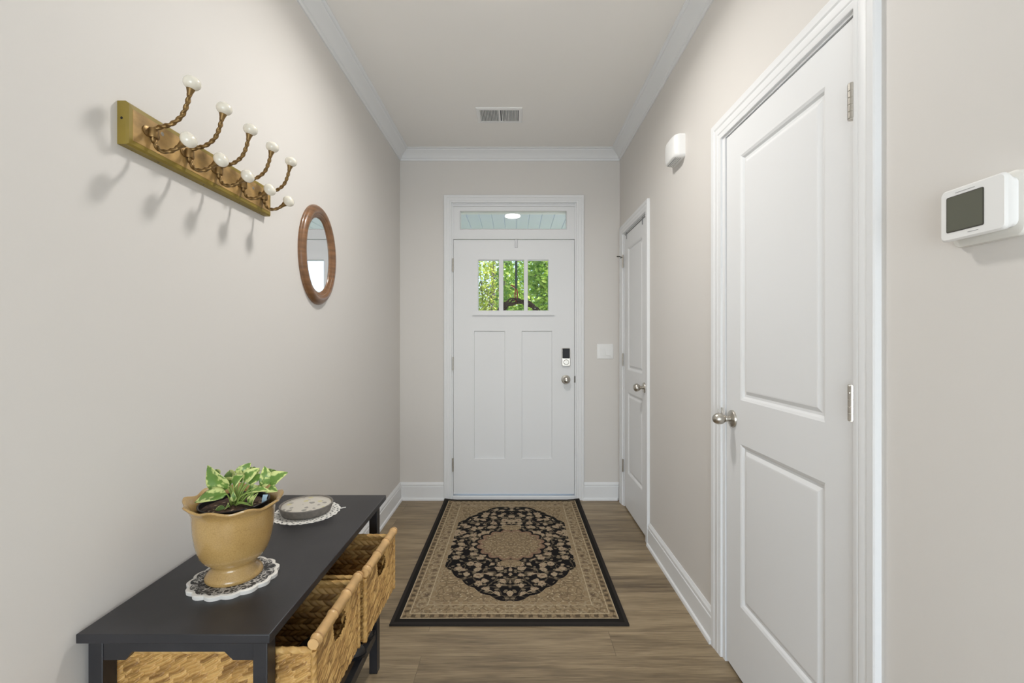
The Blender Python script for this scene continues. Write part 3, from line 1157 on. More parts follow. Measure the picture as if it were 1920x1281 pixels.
# ------------------------------------------------------------------ small fittings
# light switch
sx, sz = (1134.5 - 966) / 240, 1.246 + (638 - 659) / 240
sw = thing('light_switch', 'white double rocker light switch right of the front door', 'light switch', (sx, YB, sz))
bm = new()
stacked(bm, [(roundrect(0.128, 0.117, 0.004), 0), (roundrect(0.128, 0.117, 0.004), 0.004), (roundrect(0.121, 0.110, 0.004), 0.0065)], lambda u, v, d: (sx + u, YB - d, sz + v))
link('plate', bm, M['whiteplastic'], sw, smooth_angle=30)
for s in (-1, 1):
    bm = new()
    cx = sx + s * 0.0235
    stacked(bm, [(roundrect(0.0445, 0.064, 0.002), 0.005), (roundrect(0.0445, 0.064, 0.002), 0.0058)], lambda u, v, d: (cx + u, YB - d, sz + v), mi=1)
    prism(bm, [(cx - 0.020, YB - 0.0058, sz - 0.030), (cx - 0.020, YB - 0.0058, sz + 0.030), (cx - 0.020, YB - (0.011 if s < 0 else 0.0075), sz + 0.030), (cx - 0.020, YB - 0.0085, sz), (cx - 0.020, YB - (0.0075 if s < 0 else 0.011), sz - 0.030)], (0.040, 0, 0))
    link('rocker', bm, [M['whiteplastic'], M['groove']], sw)

# ceiling vent
vx0, vx1, vy0, vy1 = -0.252, 0.046, 2.890, 3.090
cv = thing('ceiling_vent', 'white rectangular air vent in the ceiling', 'air vent', ((vx0 + vx1) / 2, (vy0 + vy1) / 2, ZC))


def posC(u, v, d):
    return (u, v, ZC - d)


bm = new()
rect_rings(bm, vx0, vx1, vy0, vy1, [(0, 0.0), (0, 0.003), (0.004, 0.007), (0.024, 0.008), (0.024, 0.001)], posC, fill=False)
box(bm, -0.109, -0.097, vy0 + 0.02, vy1 - 0.02, ZC - 0.008, ZC - 0.001)
link('frame', bm, M['whiteplastic'], cv)
bm = new()
box(bm, vx0 + 0.02, vx1 - 0.02, vy0 + 0.02, vy1 - 0.02, ZC - 0.0015, ZC - 0.0005)
link('duct', bm, M['ventdark'], cv)
bm = new()
x = vx0 + 0.030
while x < vx1 - 0.03:
    if not (-0.112 < x < -0.094):
        prism(bm, [(x - 0.0045, vy0 + 0.024, ZC - 0.0018), (x - 0.0035, vy0 + 0.024, ZC - 0.0012), (x + 0.003, vy0 + 0.024, ZC - 0.0075), (x + 0.002, vy0 + 0.024, ZC - 0.008)], (0, vy1 - vy0 - 0.048, 0))
    x += 0.0098
link('louvres', bm, M['whiteplastic'], cv)

# door chime
ch = thing('door_chime', 'white plastic door chime high on the wall between closet doors', 'door chime', (XR, 2.262, 2.13))
cy, cz = 2.262, 2.187
bm = new()
rr0 = roundrect(0.156, 0.116, 0.016)
rr1 = roundrect(0.140, 0.108, 0.022)
rr2 = roundrect(0.118, 0.100, 0.026)
stacked(bm, [(rr0, 0), (rr0, 0.024), (roundrect(0.152, 0.114, 0.018), 0.036), (rr1, 0.046), (rr2, 0.052)], lambda u, v, d: posR(cy + u, cz + v, d))
link('cover', bm, M['whiteplastic'], ch, smooth_angle=50)
bm = new()
for d in (0.014, 0.022, 0.030, 0.038):
    box(bm, XR - d - 0.0025, XR - d, cy - 0.058, cy + 0.058, cz - 0.0583, cz - 0.0565)
link('sound_slots', bm, M['groove'], ch)

# thermostat
ty, tz = 0.781, 1.468
th = thing('thermostat', 'white wall thermostat with dark blank screen', 'thermostat', (XR, ty, 1.414))


def posT(u, v, d):
    return posR(ty + u, tz + v, d)


bm = new()
stacked(bm, [(roundrect(0.118, 0.108, 0.014), 0), (roundrect(0.118, 0.108, 0.014), 0.006), (roundrect(0.116, 0.106, 0.014), 0.009), (roundrect(0.110, 0.096, 0.013), 0.0105)], posT)
link('wall_plate', bm, M['ivoryplastic'], th, smooth_angle=35)
bm = new()
# body with a curved underside and a face panel
rows = [(roundrect(0.104, 0.080, 0.010), 0.0100, 0.0, 0.002), (roundrect(0.106, 0.084, 0.010), 0.016, 0.002, 0.003), (roundrect(0.112, 0.092, 0.009), 0.024, 0.003, 0.003), (roundrect(0.114, 0.093, 0.009), 0.029, 0.003, 0.003), (roundrect(0.108, 0.087, 0.008), 0.0325, 0.003, 0.003)]
stacked(bm, [([(u + du, v + dv) for u, v in pts], d) for pts, d, du, dv in rows], posT)
bd = link('body', bm, M['whiteplastic'], th, smooth_angle=35)
bm = new()
sc = (0.7945 - ty, 1.4715 - tz)
stacked(bm, [([(u + sc[0], v + sc[1]) for u, v in roundrect(0.066, 0.064, 0.003)], 0.0322), ([(u + sc[0], v + sc[1]) for u, v in roundrect(0.066, 0.064, 0.003)], 0.0332)], posT)
link('screen_bezel', bm, M['lcdrim'], bd)
bm = new()
stacked(bm, [([(u + sc[0], v + sc[1]) for u, v in roundrect(0.0625, 0.0605, 0.002)], 0.0330), ([(u + sc[0], v + sc[1]) for u, v in roundrect(0.0625, 0.0605, 0.002)], 0.0336)], posT)
link('screen', bm, M['lcd'], bd)
bm = new()
box(bm, XR - 0.0331, XR - 0.0320, ty - 0.004, ty + 0.030, tz + 0.0400, tz + 0.0407)
link('seam', bm, M['groove'], bd)
bm = new()
box(bm, XR - 0.0331, XR - 0.0320, ty - 0.010, ty + 0.008, tz - 0.0345, tz - 0.0339)
link('seam', bm, M['groove'], bd)

# flush LED disc lamp of the hall
lx, ly = HALL_LAMP
t = thing('ceiling_light', 'round lit flush lamp on the hallway ceiling just above the view', 'ceiling light', (lx, ly, ZC))
bm = new(); lathe(bm, [(0.103, 0.0), (0.103, 0.007), (0.091, 0.010), (0.089, 0.004)], (lx, ly, ZC), (0, 0, -1), 40, cap0=False, cap1=False)
link('trim_ring', bm, M['whiteplastic'], t, smooth_angle=40)
bm = new(); lathe(bm, [(0.088, 0.004), (0.087, 0.011), (0.081, 0.0145), (0.0, 0.0160)], (lx, ly, ZC), (0, 0, -1), 40)
link('diffuser', bm, M['diffuser'], t, smooth_angle=50)

# ------------------------------------------------------------------ hook rack
HY0, HY1, HZ0, HZ1 = 1.029, 1.634, 1.690, 1.788
hr = thing('hook_rack', 'wooden wall rack with five twisted brass double hooks', 'hook rack', (XL, (HY0 + HY1) / 2, HZ0))
hyc, hzc = (HY0 + HY1) / 2, (HZ0 + HZ1) / 2


def rect(w, h):
    return [(w / 2, h / 2), (-w / 2, h / 2), (-w / 2, -h / 2), (w / 2, -h / 2)]


bw, bh = HY1 - HY0, HZ1 - HZ0
bm = new()
stacked(bm, [(rect(bw, bh), 0), (rect(bw, bh), 0.019), (rect(bw - 0.008, bh - 0.008), 0.0235), (rect(bw - 0.026, bh - 0.026), 0.0245)], lambda u, v, d: posL(hyc + u, hzc + v, d))
link('backboard', bm, M['olive'], hr)
bm = new()
stacked(bm, [(rect(bw - 0.026, bh - 0.026), 0.0240), (rect(bw - 0.027, bh - 0.027), 0.0255)], lambda u, v, d: posL(hyc + u, hzc + v, d))
link('front_panel', bm, M['plywood'], hr)
bm = new()
for (u, v) in ((1.128, 1.757), (1.519, 1.7535)):
    b2 = new()
    lathe(b2, [(0.0052, 0.0), (0.0048, 0.0012), (0.0, 0.0022)], (XL + 0.0250, u, v), (1, 0, 0), 14)
    link('screw', b2, M['nickel'], hr, smooth_angle=40)
bm.free()
for (y, z, ax) in ((HY0, hzc + 0.01, (0, -1, 0)),):
    b2 = new(); lathe(b2, [(0.003, -0.001), (0.003, 0.0003)], (XL + 0.010, y, z), ax, 10)
    link('nail_hole', b2, M['blackplastic'], hr)
for yy in (1.135, 1.30, 1.47, 1.585):
    b2 = new(); lathe(b2, [(0.0022, -0.001), (0.0022, 0.0003)], (XL + 0.010, yy, HZ0), (0, 0, -1), 10)
    link('nail_hole', b2, M['blackplastic'], hr)

F = 0.0255


def hook_pt(o, z, y=0.0):
    return Vector((XL + F + o, HYC[0] + y, z))


HYC = [1.092]
FULL = []
# mounting plate (two lobes) with a strap over the rods
bm = new()
pts = []
for k in range(28):
    a = 2 * PI * k / 28
    r = 0.0120 + 0.0135 * abs(math.cos(a)) ** 1.5
    pts.append((r * math.cos(a), 0.85 * r * math.sin(a)))
stacked(bm, [(pts, 0), (pts, 0.0025), ([(u * 0.86, v * 0.86) for u, v in pts], 0.004)], lambda u, v, d: (XL + F + d, HYC[0] + u, 1.743 + v))
lathe(bm, [(0.0105, -0.011), (0.0115, -0.008), (0.0115, 0.008), (0.0105, 0.011)], (XL + F + 0.006, HYC[0], 1.742), (0, 0, 1), 18)
for s in (-1, 1):
    lathe(bm, [(0.0035, 0.0035), (0.003, 0.005), (0, 0.006)], (XL + F, HYC[0] + s * 0.0190, 1.743), (1, 0, 0), 10)
up = spline([hook_pt(0.006, 1.738), hook_pt(0.010, 1.752), hook_pt(0.026, 1.7585), hook_pt(0.050, 1.765), hook_pt(0.074, 1.784), hook_pt(0.087, 1.812), hook_pt(0.0935, 1.838)], 70)
dn = spline([hook_pt(0.007, 1.746), hook_pt(0.009, 1.722), hook_pt(0.020, 1.703), hook_pt(0.038, 1.6985), hook_pt(0.056, 1.703), hook_pt(0.070, 1.712)], 50)
tube(bm, up, lambda t: 0.0050 if t > 0.15 else 0.0056, 14, twist=190, lobes=2, lobe_amp=0.20)
tube(bm, dn, lambda t: 0.0048 if t > 0.2 else 0.0056, 14, twist=190, lobes=2, lobe_amp=0.20)


def collar(bm, p, d):
    lathe(bm, [(0.0050, -0.006), (0.0060, 0.0), (0.0080, 0.007), (0.0095, 0.011), (0.0090, 0.0125)], p, d, 18)


du, dd = (up[-1] - up[-4]).normalized(), (dn[-1] - dn[-4]).normalized()
collar(bm, up[-1], du)
collar(bm, dn[-1], dd)
hook0 = link('hook', bm, M['brass'], hr, smooth_angle=45)
kn = []
for p, d in ((up[-1], du), (dn[-1], dd)):
    bm = new()
    c = p + d * 0.0255
    prof = []
    for i in range(15):
        a = -PI / 2 + PI * i / 14
        prof.append((0.0192 * math.cos(a) ** 0.9 if 0 < i < 14 else 0, 0.0160 * math.sin(a)))
    lathe(bm, prof, c, d, 28)
    kn.append(link('knob', bm, M['ceramic'], hook0, smooth_angle=80))
for i in range(1, 5):
    h = hook0.copy(); C.objects.link(h); h.parent = hr
    h.location = (0, 0.1205 * i, 0)
    for k in kn:
        q = k.copy(); C.objects.link(q); q.parent = h

# ------------------------------------------------------------------ oval mirror
MY, MZ, MA, MB_ = 2.062, 1.631, 0.180, 0.224
mr = thing('wall_mirror', 'small oval mirror in a brown wooden frame', 'mirror', (XL, MY, MZ - MB_))
prof = [(0, 0), (0, 0.008), (0.003, 0.0105), (0.0035, 0.014), (0.007, 0.018), (0.014, 0.0235), (0.022, 0.0255), (0.030, 0.0245), (0.036, 0.021), (0.0385, 0.018), (0.041, 0.0185), (0.0435, 0.017), (0.046, 0.014), (0.051, 0.013), (0.0545, 0.010), (0.056, 0.006)]
bm = new()
NS = 96
loops = [[bm.verts.new(posL(MY + (MA - s) * math.cos(2 * PI * k / NS), MZ + (MB_ - s) * math.sin(2 * PI * k / NS), d)) for k in range(NS)] for s, d in prof]
for A, B in zip(loops, loops[1:]):
    for k in range(NS):
        bm.faces.new((A[k], A[(k + 1) % NS], B[(k + 1) % NS], B[k]))
link('frame', bm, M['walnut'], mr, smooth_angle=50)
bm = new()
g = [((MA - 0.054) * math.cos(2 * PI * k / NS), (MB_ - 0.054) * math.sin(2 * PI * k / NS)) for k in range(NS)]
stacked(bm, [(g, 0.002), (g, 0.0065), ([(u * 0.965, v * 0.972) for u, v in g], 0.0078)], lambda u, v, d: posL(MY + u, MZ + v, d))
link('mirror_glass', bm, M['mirror'], mr)

# ------------------------------------------------------------------ rug
RX, RY = (-0.548 + 0.497) / 2, 1.98 + RL / 2
bm = new()
nx, ny = 22, 32
grid = {}
for top in (0, 1):
    for i in range(nx + 1):
        for j in range(ny + 1):
            x, y = -RW / 2 + RW * i / nx, -RL / 2 + RL * j / ny
            z = 0.011 * top
            e = min(RW / 2 - abs(x), RL / 2 - abs(y))
            if top and e < 0.01:
                z = 0.0085
            z += 0.0015 * (1 + noise.noise(Vector((x * 3, y * 3, 0)))) * (0.2 if e < 0.02 else 1) if top else 0
            # far corners curl a little
            cur = max(0, y - 0.70) / 0.075 * max(0, abs(x) - 0.44) / 0.0825
            z += 0.010 * cur
            grid[top, i, j] = bm.verts.new((RX + x, RY + y, z))
for i in range(nx):
    for j in range(ny):
        bm.faces.new([grid[1, a, b] for a, b in ((i, j), (i + 1, j), (i + 1, j + 1), (i, j + 1))])
        bm.faces.new([grid[0, a, b] for a, b in ((i, j), (i, j + 1), (i + 1, j + 1), (i + 1, j))])
for i in range(nx):
    for j in (0, ny):
        bm.faces.new((grid[0, i, j], grid[0, i + 1, j], grid[1, i + 1, j], grid[1, i, j]))
for j in range(ny):
    for i in (0, nx):
        bm.faces.new((grid[0, i, j], grid[0, i, j + 1], grid[1, i, j + 1], grid[1, i, j]))
rug = link('rug', bm, M['rug'], origin=(RX, RY, 0), smooth_angle=50)
tag(rug, 'black and beige patterned rug with a round centre medallion', 'rug')

# ------------------------------------------------------------------ console table
TX0, TX1, TY0, TY1, TZ = -0.890, -0.497, 0.921, 1.753, 0.650
ct = thing('console_table', 'black wooden console table with shelves against the wall', 'table', ((TX0 + TX1) / 2, (TY0 + TY1) / 2, 0))
bm = new(); box(bm, TX0, TX1, TY0, TY1, TZ - 0.019, TZ)
link('tabletop', bm, M['blackwood'], ct, bevel=0.0018)
lx = (TX0 + 0.003, TX1 - 0.048)
lx = (-0.887, -0.545)
lyy = (0.945, 1.698)
for a in lx:
    for b in lyy:
        bm = new(); box(bm, a, a + 0.030, b, b + 0.033, 0, TZ - 0.019)
        link('leg', bm, M['blackwood'], ct, bevel=0.0015)
for b in (0.947, 1.706):
    bm = new()
    a0, a1, zt, zm, zb = -0.857, -0.545, TZ - 0.019, 0.5975, 0.580
    prism(bm, [(a0, b, zt), (a0, b, zb), (a0 + 0.046, b, zb), (a0 + 0.060, b, zm), (a1 - 0.060, b, zm), (a1 - 0.042, b, zb), (a1, b, zb), (a1, b, zt)], (0, 0.018, 0))
    link('apron', bm, M['blackwood'], ct)
for z in (0.378, 0.150):
    bm = new(); box(bm, -0.880, -0.520, 0.950, 1.726, z, z + 0.014)
    link('shelf', bm, M['shelfwood'], ct)
    bm = new(); box(bm, -0.541, -0.519, 0.978, 1.698, z - 0.018, z + 0.0142)
    link('rail', bm, M['blackwood'], ct, bevel=0.0012)

# shoes on the lower shelf
for i, (yy, rot) in enumerate(((1.635, 0.15), (1.555, 0.05))):
    sh = thing('shoe', ['black shoe on the lower shelf, the farther one of two', 'black shoe on the lower shelf, the nearer one of two'][i], 'shoe', (-0.642, yy, 0.164), 'shoes on the lower shelf')
    bm = new()

    def shoe_out(sc, k=1.0):
        o = []
        for q in range(28):
            a = 2 * PI * q / 28
            lx_ = 0.13 * math.cos(a)
            wy = 0.036 * math.sin(a) * (1.0 + 0.22 * math.cos(a)) * k
            o.append((lx_ * sc, wy * sc))
        return o

    def ps(u, v, d, yy=yy, rot=rot):
        return (-0.642 + u * math.cos(rot) - v * math.sin(rot), yy + u * math.sin(rot) + v * math.cos(rot), 0.1645 + d)
    stacked(bm, [(shoe_out(1.0), 0.0), (shoe_out(1.02), 0.010)], ps)
    link('sole', bm, M['blackplastic'], sh, smooth_angle=40)
    bm = new()
    stacked(bm, [(shoe_out(0.98), 0.010), (shoe_out(0.96), 0.024), ([(u - 0.010, v) for u, v in shoe_out(0.88)], 0.038), ([(u - 0.03, v) for u, v in shoe_out(0.70, 0.85)], 0.048)], ps)
    link('upper', bm, M['shoe'], sh, smooth_angle=60)
    bm = new()
    stacked(bm, [([(u - 0.035, v) for u, v in shoe_out(0.58, 0.8)], 0.0482), ([(u - 0.035, v) for u, v in shoe_out(0.56, 0.8)], 0.0488)], ps)
    link('insole', bm, M['shoelining'], sh)


# ------------------------------------------------------------------ woven baskets
def hsh(*a):
    s = math.sin(sum(v * k for v, k in zip(a, (12.9898, 78.233, 37.719)))) * 43758.5453
    return s - math.floor(s)


def braid(u, v, row=0.0165, per=0.021, sl=0.8):
    """fat twisted strands in rows -> (height, tone)"""
    j = math.floor(v / row)
    fv = v / row - j
    sg = 1 if j % 2 else -1
    w = u / per + sg * sl * (fv - 0.5) + 0.5 * (j % 2) + 0.3 * hsh(j, 3)
    k = math.floor(w)
    fw = w - k
    h = (math.sin(PI * fv) ** 0.5) * (math.sin(PI * fw) ** 0.6)
    return h, hsh(k, j, 1)


def strokes(u, v, row=0.0062, per=0.034, sl=0.62):
    """thin slanted flat strands -> (height, tone)"""
    q = v - sl * u + 0.004 * noise.noise(Vector((u * 25, v * 25, 2)))
    j = math.floor(q / row)
    fv = q / row - j
    w = u / per + hsh(j, 5) * 7
    k = math.floor(w)
    fw = w - k
    h = (math.sin(PI * fv) ** 0.9) * (min(1, 5 * fw, 5 * (1 - fw)) ** 0.6) * (0.7 + 0.3 * hsh(k, j, 8))
    return h, hsh(k, j, 2)


BX0, BX1, BH = -0.852, -0.425, 0.180     # basket depth range and body height
BZ = 0.3925


def basket(y0, y1, label):
    yc = (y0 + y1) / 2
    root = thing('storage_basket', label, 'basket', ((BX0 + BX1) / 2, yc, BZ), 'woven baskets on the console table')
    T = 0.009
    bm = new()
    lay = bm.verts.layers.float.new('strand')
    hole_c, hole_w, hole_h = (yc, BZ + 0.168 - 0.0), 0.040, 0.026

    def wall(o, du, length, nrm, fn, amp, hole=False, step=0.0016):
        """o: start corner, du: direction along, nrm: outward; outer skin displaced by fn"""
        nu, nv = max(2, int(length / step)), max(2, int(BH / step))
        du, nrm = Vector(du), Vector(nrm)
        g = {}

        def inhole(u, v):
            if not hole:
                return False
            a, b = (u - length / 2) / hole_w, (v - (BH - 0.030)) / hole_h
            return abs(a) ** 2.6 + abs(b) ** 2.6 < 1
        for i in range(nu + 1):
            for j in range(nv + 1):
                u, v = length * i / nu, BH * j / nv
                h, s = fn(u, v)
                bulge = 0.004 * math.sin(PI * u / length) * math.sin(PI * v / BH)
                edge = 1 if 0 < i < nu else 0
                q = bm.verts.new(Vector(o) + du * u + Vector((0, 0, v)) + nrm * (edge * (h * amp - amp) + bulge))
                q[lay] = s
                g[i, j] = q
        for i in range(nu):
            for j in range(nv):
                if inhole(length * (i + .5) / nu, BH * (j + .5) / nv):
                    continue
                bm.faces.new((g[i, j], g[i + 1, j], g[i + 1, j + 1], g[i, j + 1]))
    fo = lambda u, v: strokes(u, v)
    fe = lambda u, v: strokes(u, v, 0.0085, 0.034, 0.42)
    fi = lambda u, v: braid(u, v)
    SI = 0.0022
    # outer skins
    wall((BX1, y0, BZ), (0, 1, 0), y1 - y0, (1, 0, 0), fo, 0.0055, True)
    wall((BX0, y0, BZ), (0, 1, 0), y1 - y0, (-1, 0, 0), fo, 0.0028, step=0.005)
    wall((BX0, y0, BZ), (1, 0, 0), BX1 - BX0, (0, -1, 0), fe, 0.0085)
    wall((BX0, y1, BZ), (1, 0, 0), BX1 - BX0, (0, 1, 0), fe, 0.0045, step=0.004)
    # inner skins
    wall((BX1 - T, y0 + T, BZ), (0, 1, 0), y1 - y0 - 2 * T, (-1, 0, 0), fi, 0.006, True)
    wall((BX0 + T, y0 + T, BZ), (0, 1, 0), y1 - y0 - 2 * T, (1, 0, 0), fi, 0.006)
    wall((BX0 + T, y0 + T, BZ), (1, 0, 0), BX1 - BX0 - 2 * T, (0, 1, 0), fi, 0.006)
    wall((BX0 + T, y1 - T, BZ), (1, 0, 0), BX1 - BX0 - 2 * T, (0, -1, 0), fi, 0.006)
    o = link('woven_body', bm, M['weave'], root, smooth_angle=180)
    bm = new(); lay = bm.verts.layers.float.new('strand')
    step = 0.006
    nu, nv = int((BX1 - BX0 - 0.004) / step), int((y1 - y0 - 0.004) / step)
    g = {}
    for i in range(nu + 1):
        for j in range(nv + 1):
            u, v = (BX1 - BX0 - 0.004) * i / nu, (y1 - y0 - 0.004) * j / nv
            h, s = braid(u, v, 0.02, 0.03)
            q = bm.verts.new((BX0 + 0.002 + u, y0 + 0.002 + v, BZ + 0.004 + h * 0.003))
            q[lay] = s
            g[i, j] = q
    for i in range(nu):
        for j in range(nv):
            bm.faces.new((g[i, j], g[i + 1, j], g[i + 1, j + 1], g[i, j + 1]))
    box(bm, BX0 + 0.003, BX1 - 0.003, y0 + 0.003, y1 - 0.003, BZ + 0.0, BZ + 0.003)
    link('woven_bottom', bm, M['weave'], root, smooth_angle=60)
    # wrapped rim
    bm = new(); lay = bm.verts.layers.float.new('strand')
    zt = BZ + BH
    m = T / 2
    A = [(BX0 + m, y0 + m, zt), (BX1 - m, y0 + m, zt), (BX1 - m, y1 - m, zt), (BX0 + m, y1 - m, zt)]
    for p, q in zip(A, A[1:] + A[:1]):
        p, q = Vector(p), Vector(q)
        n = 90
        tube(bm, [p + (q - p) * k / n for k in range(n + 1)], 0.0068, 12, twist=90, lobes=3, lobe_amp=0.10)
    for q in bm.verts:
        q[lay] = 0.45 + 0.5 * hsh(round((q.co.x + q.co.y) / 0.02), 1)
    link('rim', bm, M['weave'], root, smooth_angle=50)
    # corner bindings on the front corners
    for yy in (y0 + 0.003, y1 - 0.003):
        bm = new(); lay = bm.verts.layers.float.new('strand')
        tube(bm, [Vector((BX1 - 0.003, yy, BZ + BH * k / 60)) for k in range(61)], 0.0062, 12, twist=120, lobes=3, lobe_amp=0.12)
        for q in bm.verts:
            q[lay] = 0.4 + 0.5 * hsh(round(q.co.z / 0.012), 7)
        link('corner_binding', bm, M['weave'], root, smooth_angle=50)
    # bamboo pole handle on the front rim
    bm = new()
    hz, hxp = zt + 0.0175, BX1 - 0.002
    L_ = y1 - y0 + 0.006
    knots = [0.06, 0.36, 0.66, 0.95]

    def rad(t):
        r = 0.0118
        for k in knots:
            r += 0.0022 * math.exp(-((t - k) / 0.012) ** 2) - 0.0010 * math.exp(-((t - k - 0.02) / 0.008) ** 2)
        return r
    n = 140
    tube(bm, [(hxp, y0 - 0.003 + L_ * k / n, hz) for k in range(n + 1)], rad, 18)
    h = link('handle', bm, M['bamboo'], root, smooth_angle=40)
    for k in knots:
        bm = new()
        yk = y0 - 0.003 + L_ * k
        lathe(bm, [(0.0120, -0.0016), (0.01405, -0.0006), (0.01405, 0.0006), (0.0120, 0.0016)], (hxp, yk + 0.004, hz), (0, 1, 0), 18)
        link('node_ring', bm, M['bambooknot'], h, smooth_angle=40)
    return root


bA = basket(0.984, 1.268, 'woven basket with bamboo handle, the nearer one on the console table')
bB = basket(1.288, 1.572, 'woven basket with bamboo handle, the farther one on the console table')

bA.location.x -= 0.009
bB.location.x += 0.006
bB.rotation_euler.z = math.radians(-1.2)

# dark bundle in the near basket
bm = new()
ellipsoid(bm, (-0.545, 1.205, BZ + 0.034), (0.3, 1, 0.05), 0.027, 0.045, 24, 14)
for v in bm.verts:
    v.co += Vector((0, 0, 0.003)) * noise.noise(v.co * 60)
db = link('cloth_bundle', bm, M['darkcloth'], origin=(-0.545, 1.205, BZ + 0.008), smooth_angle=80)
tag(db, 'small dark rolled cloth lying inside the nearer basket', 'cloth')

# ------------------------------------------------------------------ trivet, planter, plant
PX, PY = -0.700, 1.135
tv = thing('trivet', 'white scalloped round trivet with dark print under the planter', 'trivet', (PX, PY, TZ))


def scallop(r, n, amp, m=120):
    return [((r + amp * abs(math.sin(n * a / 2 + 0.4)) - amp * 0.5) * math.cos(a), (r + amp * abs(math.sin(n * a / 2 + 0.4)) - amp * 0.5) * math.sin(a)) for a in (2 * PI * k / m for k in range(m))]


def posP(u, v, d):
    return (PX + u, PY + v, TZ + d)


bm = new()
stacked(bm, [(scallop(0.096, 15, 0.007), 0.0), (scallop(0.097, 15, 0.007), 0.0085), (scallop(0.095, 15, 0.007), 0.010)], posP)
link('base', bm, M['lacewhite'], tv, smooth_angle=40)
bm = new()
stacked(bm, [(scallop(0.089, 15, 0.006), 0.0098), (scallop(0.089, 15, 0.006), 0.0106)], posP)
link('printed_top', bm, M['trivet'], tv)

PZ = TZ + 0.0106
pl = thing('planter', 'mustard glazed footed planter with wavy rim on the trivet', 'planter', (PX, PY, PZ))
prof = [(0.050, 0.004), (0.060, 0.0), (0.0635, 0.004), (0.0630, 0.010), (0.0575, 0.018), (0.050, 0.026), (0.0475, 0.032), (0.0485, 0.036), (0.056, 0.042), (0.066, 0.050), (0.074, 0.062), (0.0795, 0.078), (0.084, 0.098), (0.0870, 0.120), (0.0885, 0.140), (0.0895, 0.156), (0.0905, 0.166, 0.15), (0.0940, 0.175, 0.5), (0.1000, 0.182, 1.0), (0.1050, 0.186, 1.15), (0.1068, 0.189, 1.2), (0.1050, 0.1925, 1.15), (0.1000, 0.1905, 1.0), (0.0935, 0.183, 0.5), (0.0885, 0.172, 0.2), (0.0850, 0.156), (0.0830, 0.130), (0.078, 0.095), (0.065, 0.060), (0.04, 0.05), (0, 0.048)]


def wavy(a, w):
    return (0.0035 * w * math.cos(9 * a + 0.6), 0.0036 * w * math.cos(9 * a + 0.6) + 0.006 * w * math.cos(a - PI))


bm = new(); lathe(bm, prof, (PX, PY, PZ), seg=144, mod=wavy)
link('body', bm, M['glaze'], pl, smooth_angle=60)

GZ = PZ + 0.184       # top of the grow pot
pp = thing('potted_plant', 'small variegated leafy plant in a black pot inside the planter', 'plant', (PX, PY, PZ + 0.055))
bm = new(); lathe(bm, [(0.050, -0.128), (0.0735, -0.012), (0.0765, -0.011), (0.0785, -0.001), (0.0770, 0.0), (0.0745, -0.001), (0.0725, -0.016), (0.05, -0.10)], (PX, PY, GZ), seg=56)
link('grow_pot', bm, M['blackplastic'], pp, smooth_angle=40)
bm = new()
SZ = GZ - 0.011
rings = []
n = 40
rows = 14
for i in range(rows + 1):
    r = 0.0730 * i / rows
    if i == 0:
        rings.append([bm.verts.new((PX, PY, SZ + 0.004))])
        continue
    rings.append([bm.verts.new((PX + r * math.cos(2 * PI * k / n), PY + r * math.sin(2 * PI * k / n), SZ + 0.004 * (1 - (i / rows) ** 2) + (0.003 * noise.noise(Vector((r * math.cos(2 * PI * k / n), r * math.sin(2 * PI * k / n), 0)) * 90) if i < rows else -0.002))) for k in range(n)])
for A, B in zip(rings, rings[1:]):
    for k in range(n):
        if len(A) == 1:
            bm.faces.new((A[0], B[k], B[(k + 1) % n]))
        else:
            bm.faces.new((A[k], B[k], B[(k + 1) % n], A[(k + 1) % n]))
link('soil', bm, M['soil'], pp, smooth_angle=50)


def leaf(root, b, t, w, nrm, fold=0.25, droop=0.12, twist=0.0):
    """root, b (blade base), t (tip): local points relative to soil centre; w = half width"""
    O = Vector((PX, PY, SZ + 0.003))
    root, b, t = O + Vector(root), O + Vector(b), O + Vector(t)
    bm = new()
    uvl = bm.loops.layers.uv.new('UVMap')
    ax = t - b
    L = ax.length
    nrm = Vector(nrm)
    nrm = (nrm - ax * nrm.dot(ax) / (L * L)).normalized()
    side = ax.normalized().cross(nrm)
    NL, NW = 12, 6
    g = {}
    for i in range(NL + 1):
        s = i / NL
        wid = w * (math.sin(PI * min(1, s ** 0.72)) ** 0.75) * (1 - 0.25 * s) if 0 < i < NL else (0.0015 if i == 0 else 0.0004)
        c = b + ax * s + nrm * (droop * L * math.sin(PI * s) - droop * 0.6 * L * s * s)
        for j in range(NW + 1):
            q = -1 + 2 * j / NW
            wob = 0.04 * w * math.sin(9 * s + 3 * q + w * 900)
            g[i, j] = bm.verts.new(c + side * (wid * q) + nrm * (fold * wid * abs(q) ** 1.3 + wob * abs(q)))
    for i in range(NL):
        for j in range(NW):
            f = bm.faces.new((g[i, j], g[i + 1, j], g[i + 1, j + 1], g[i, j + 1]))
            for lp_, (a, c) in zip(f.loops, ((i, j), (i + 1, j), (i + 1, j + 1), (i, j + 1))):
                lp_[uvl].uv = (c / NW, a / NL)
    o = link('leaf', bm, M['leaf'], pp, smooth_angle=80)
    md = o.modifiers.new('thickness', 'SOLIDIFY')
    md.thickness = 0.0007
    bm = new()
    mid = (root + b) / 2 + Vector((0, 0, 0.006)) + Vector(((b - root).x * -0.15, 0, 0))
    tube(bm, spline([root, mid, b, b + ax * 0.12], 14), lambda q: 0.0019 - 0.0009 * q, 7)
    link('stalk', bm, M['stem'], o, smooth_angle=60)


K = 1 / 748.0


def pxl(x, y, dep):
    """plant-local point from the photo's plane through the pot: right, depth, up"""
    return ((x - 443) * K, dep, (931 - y) * K)


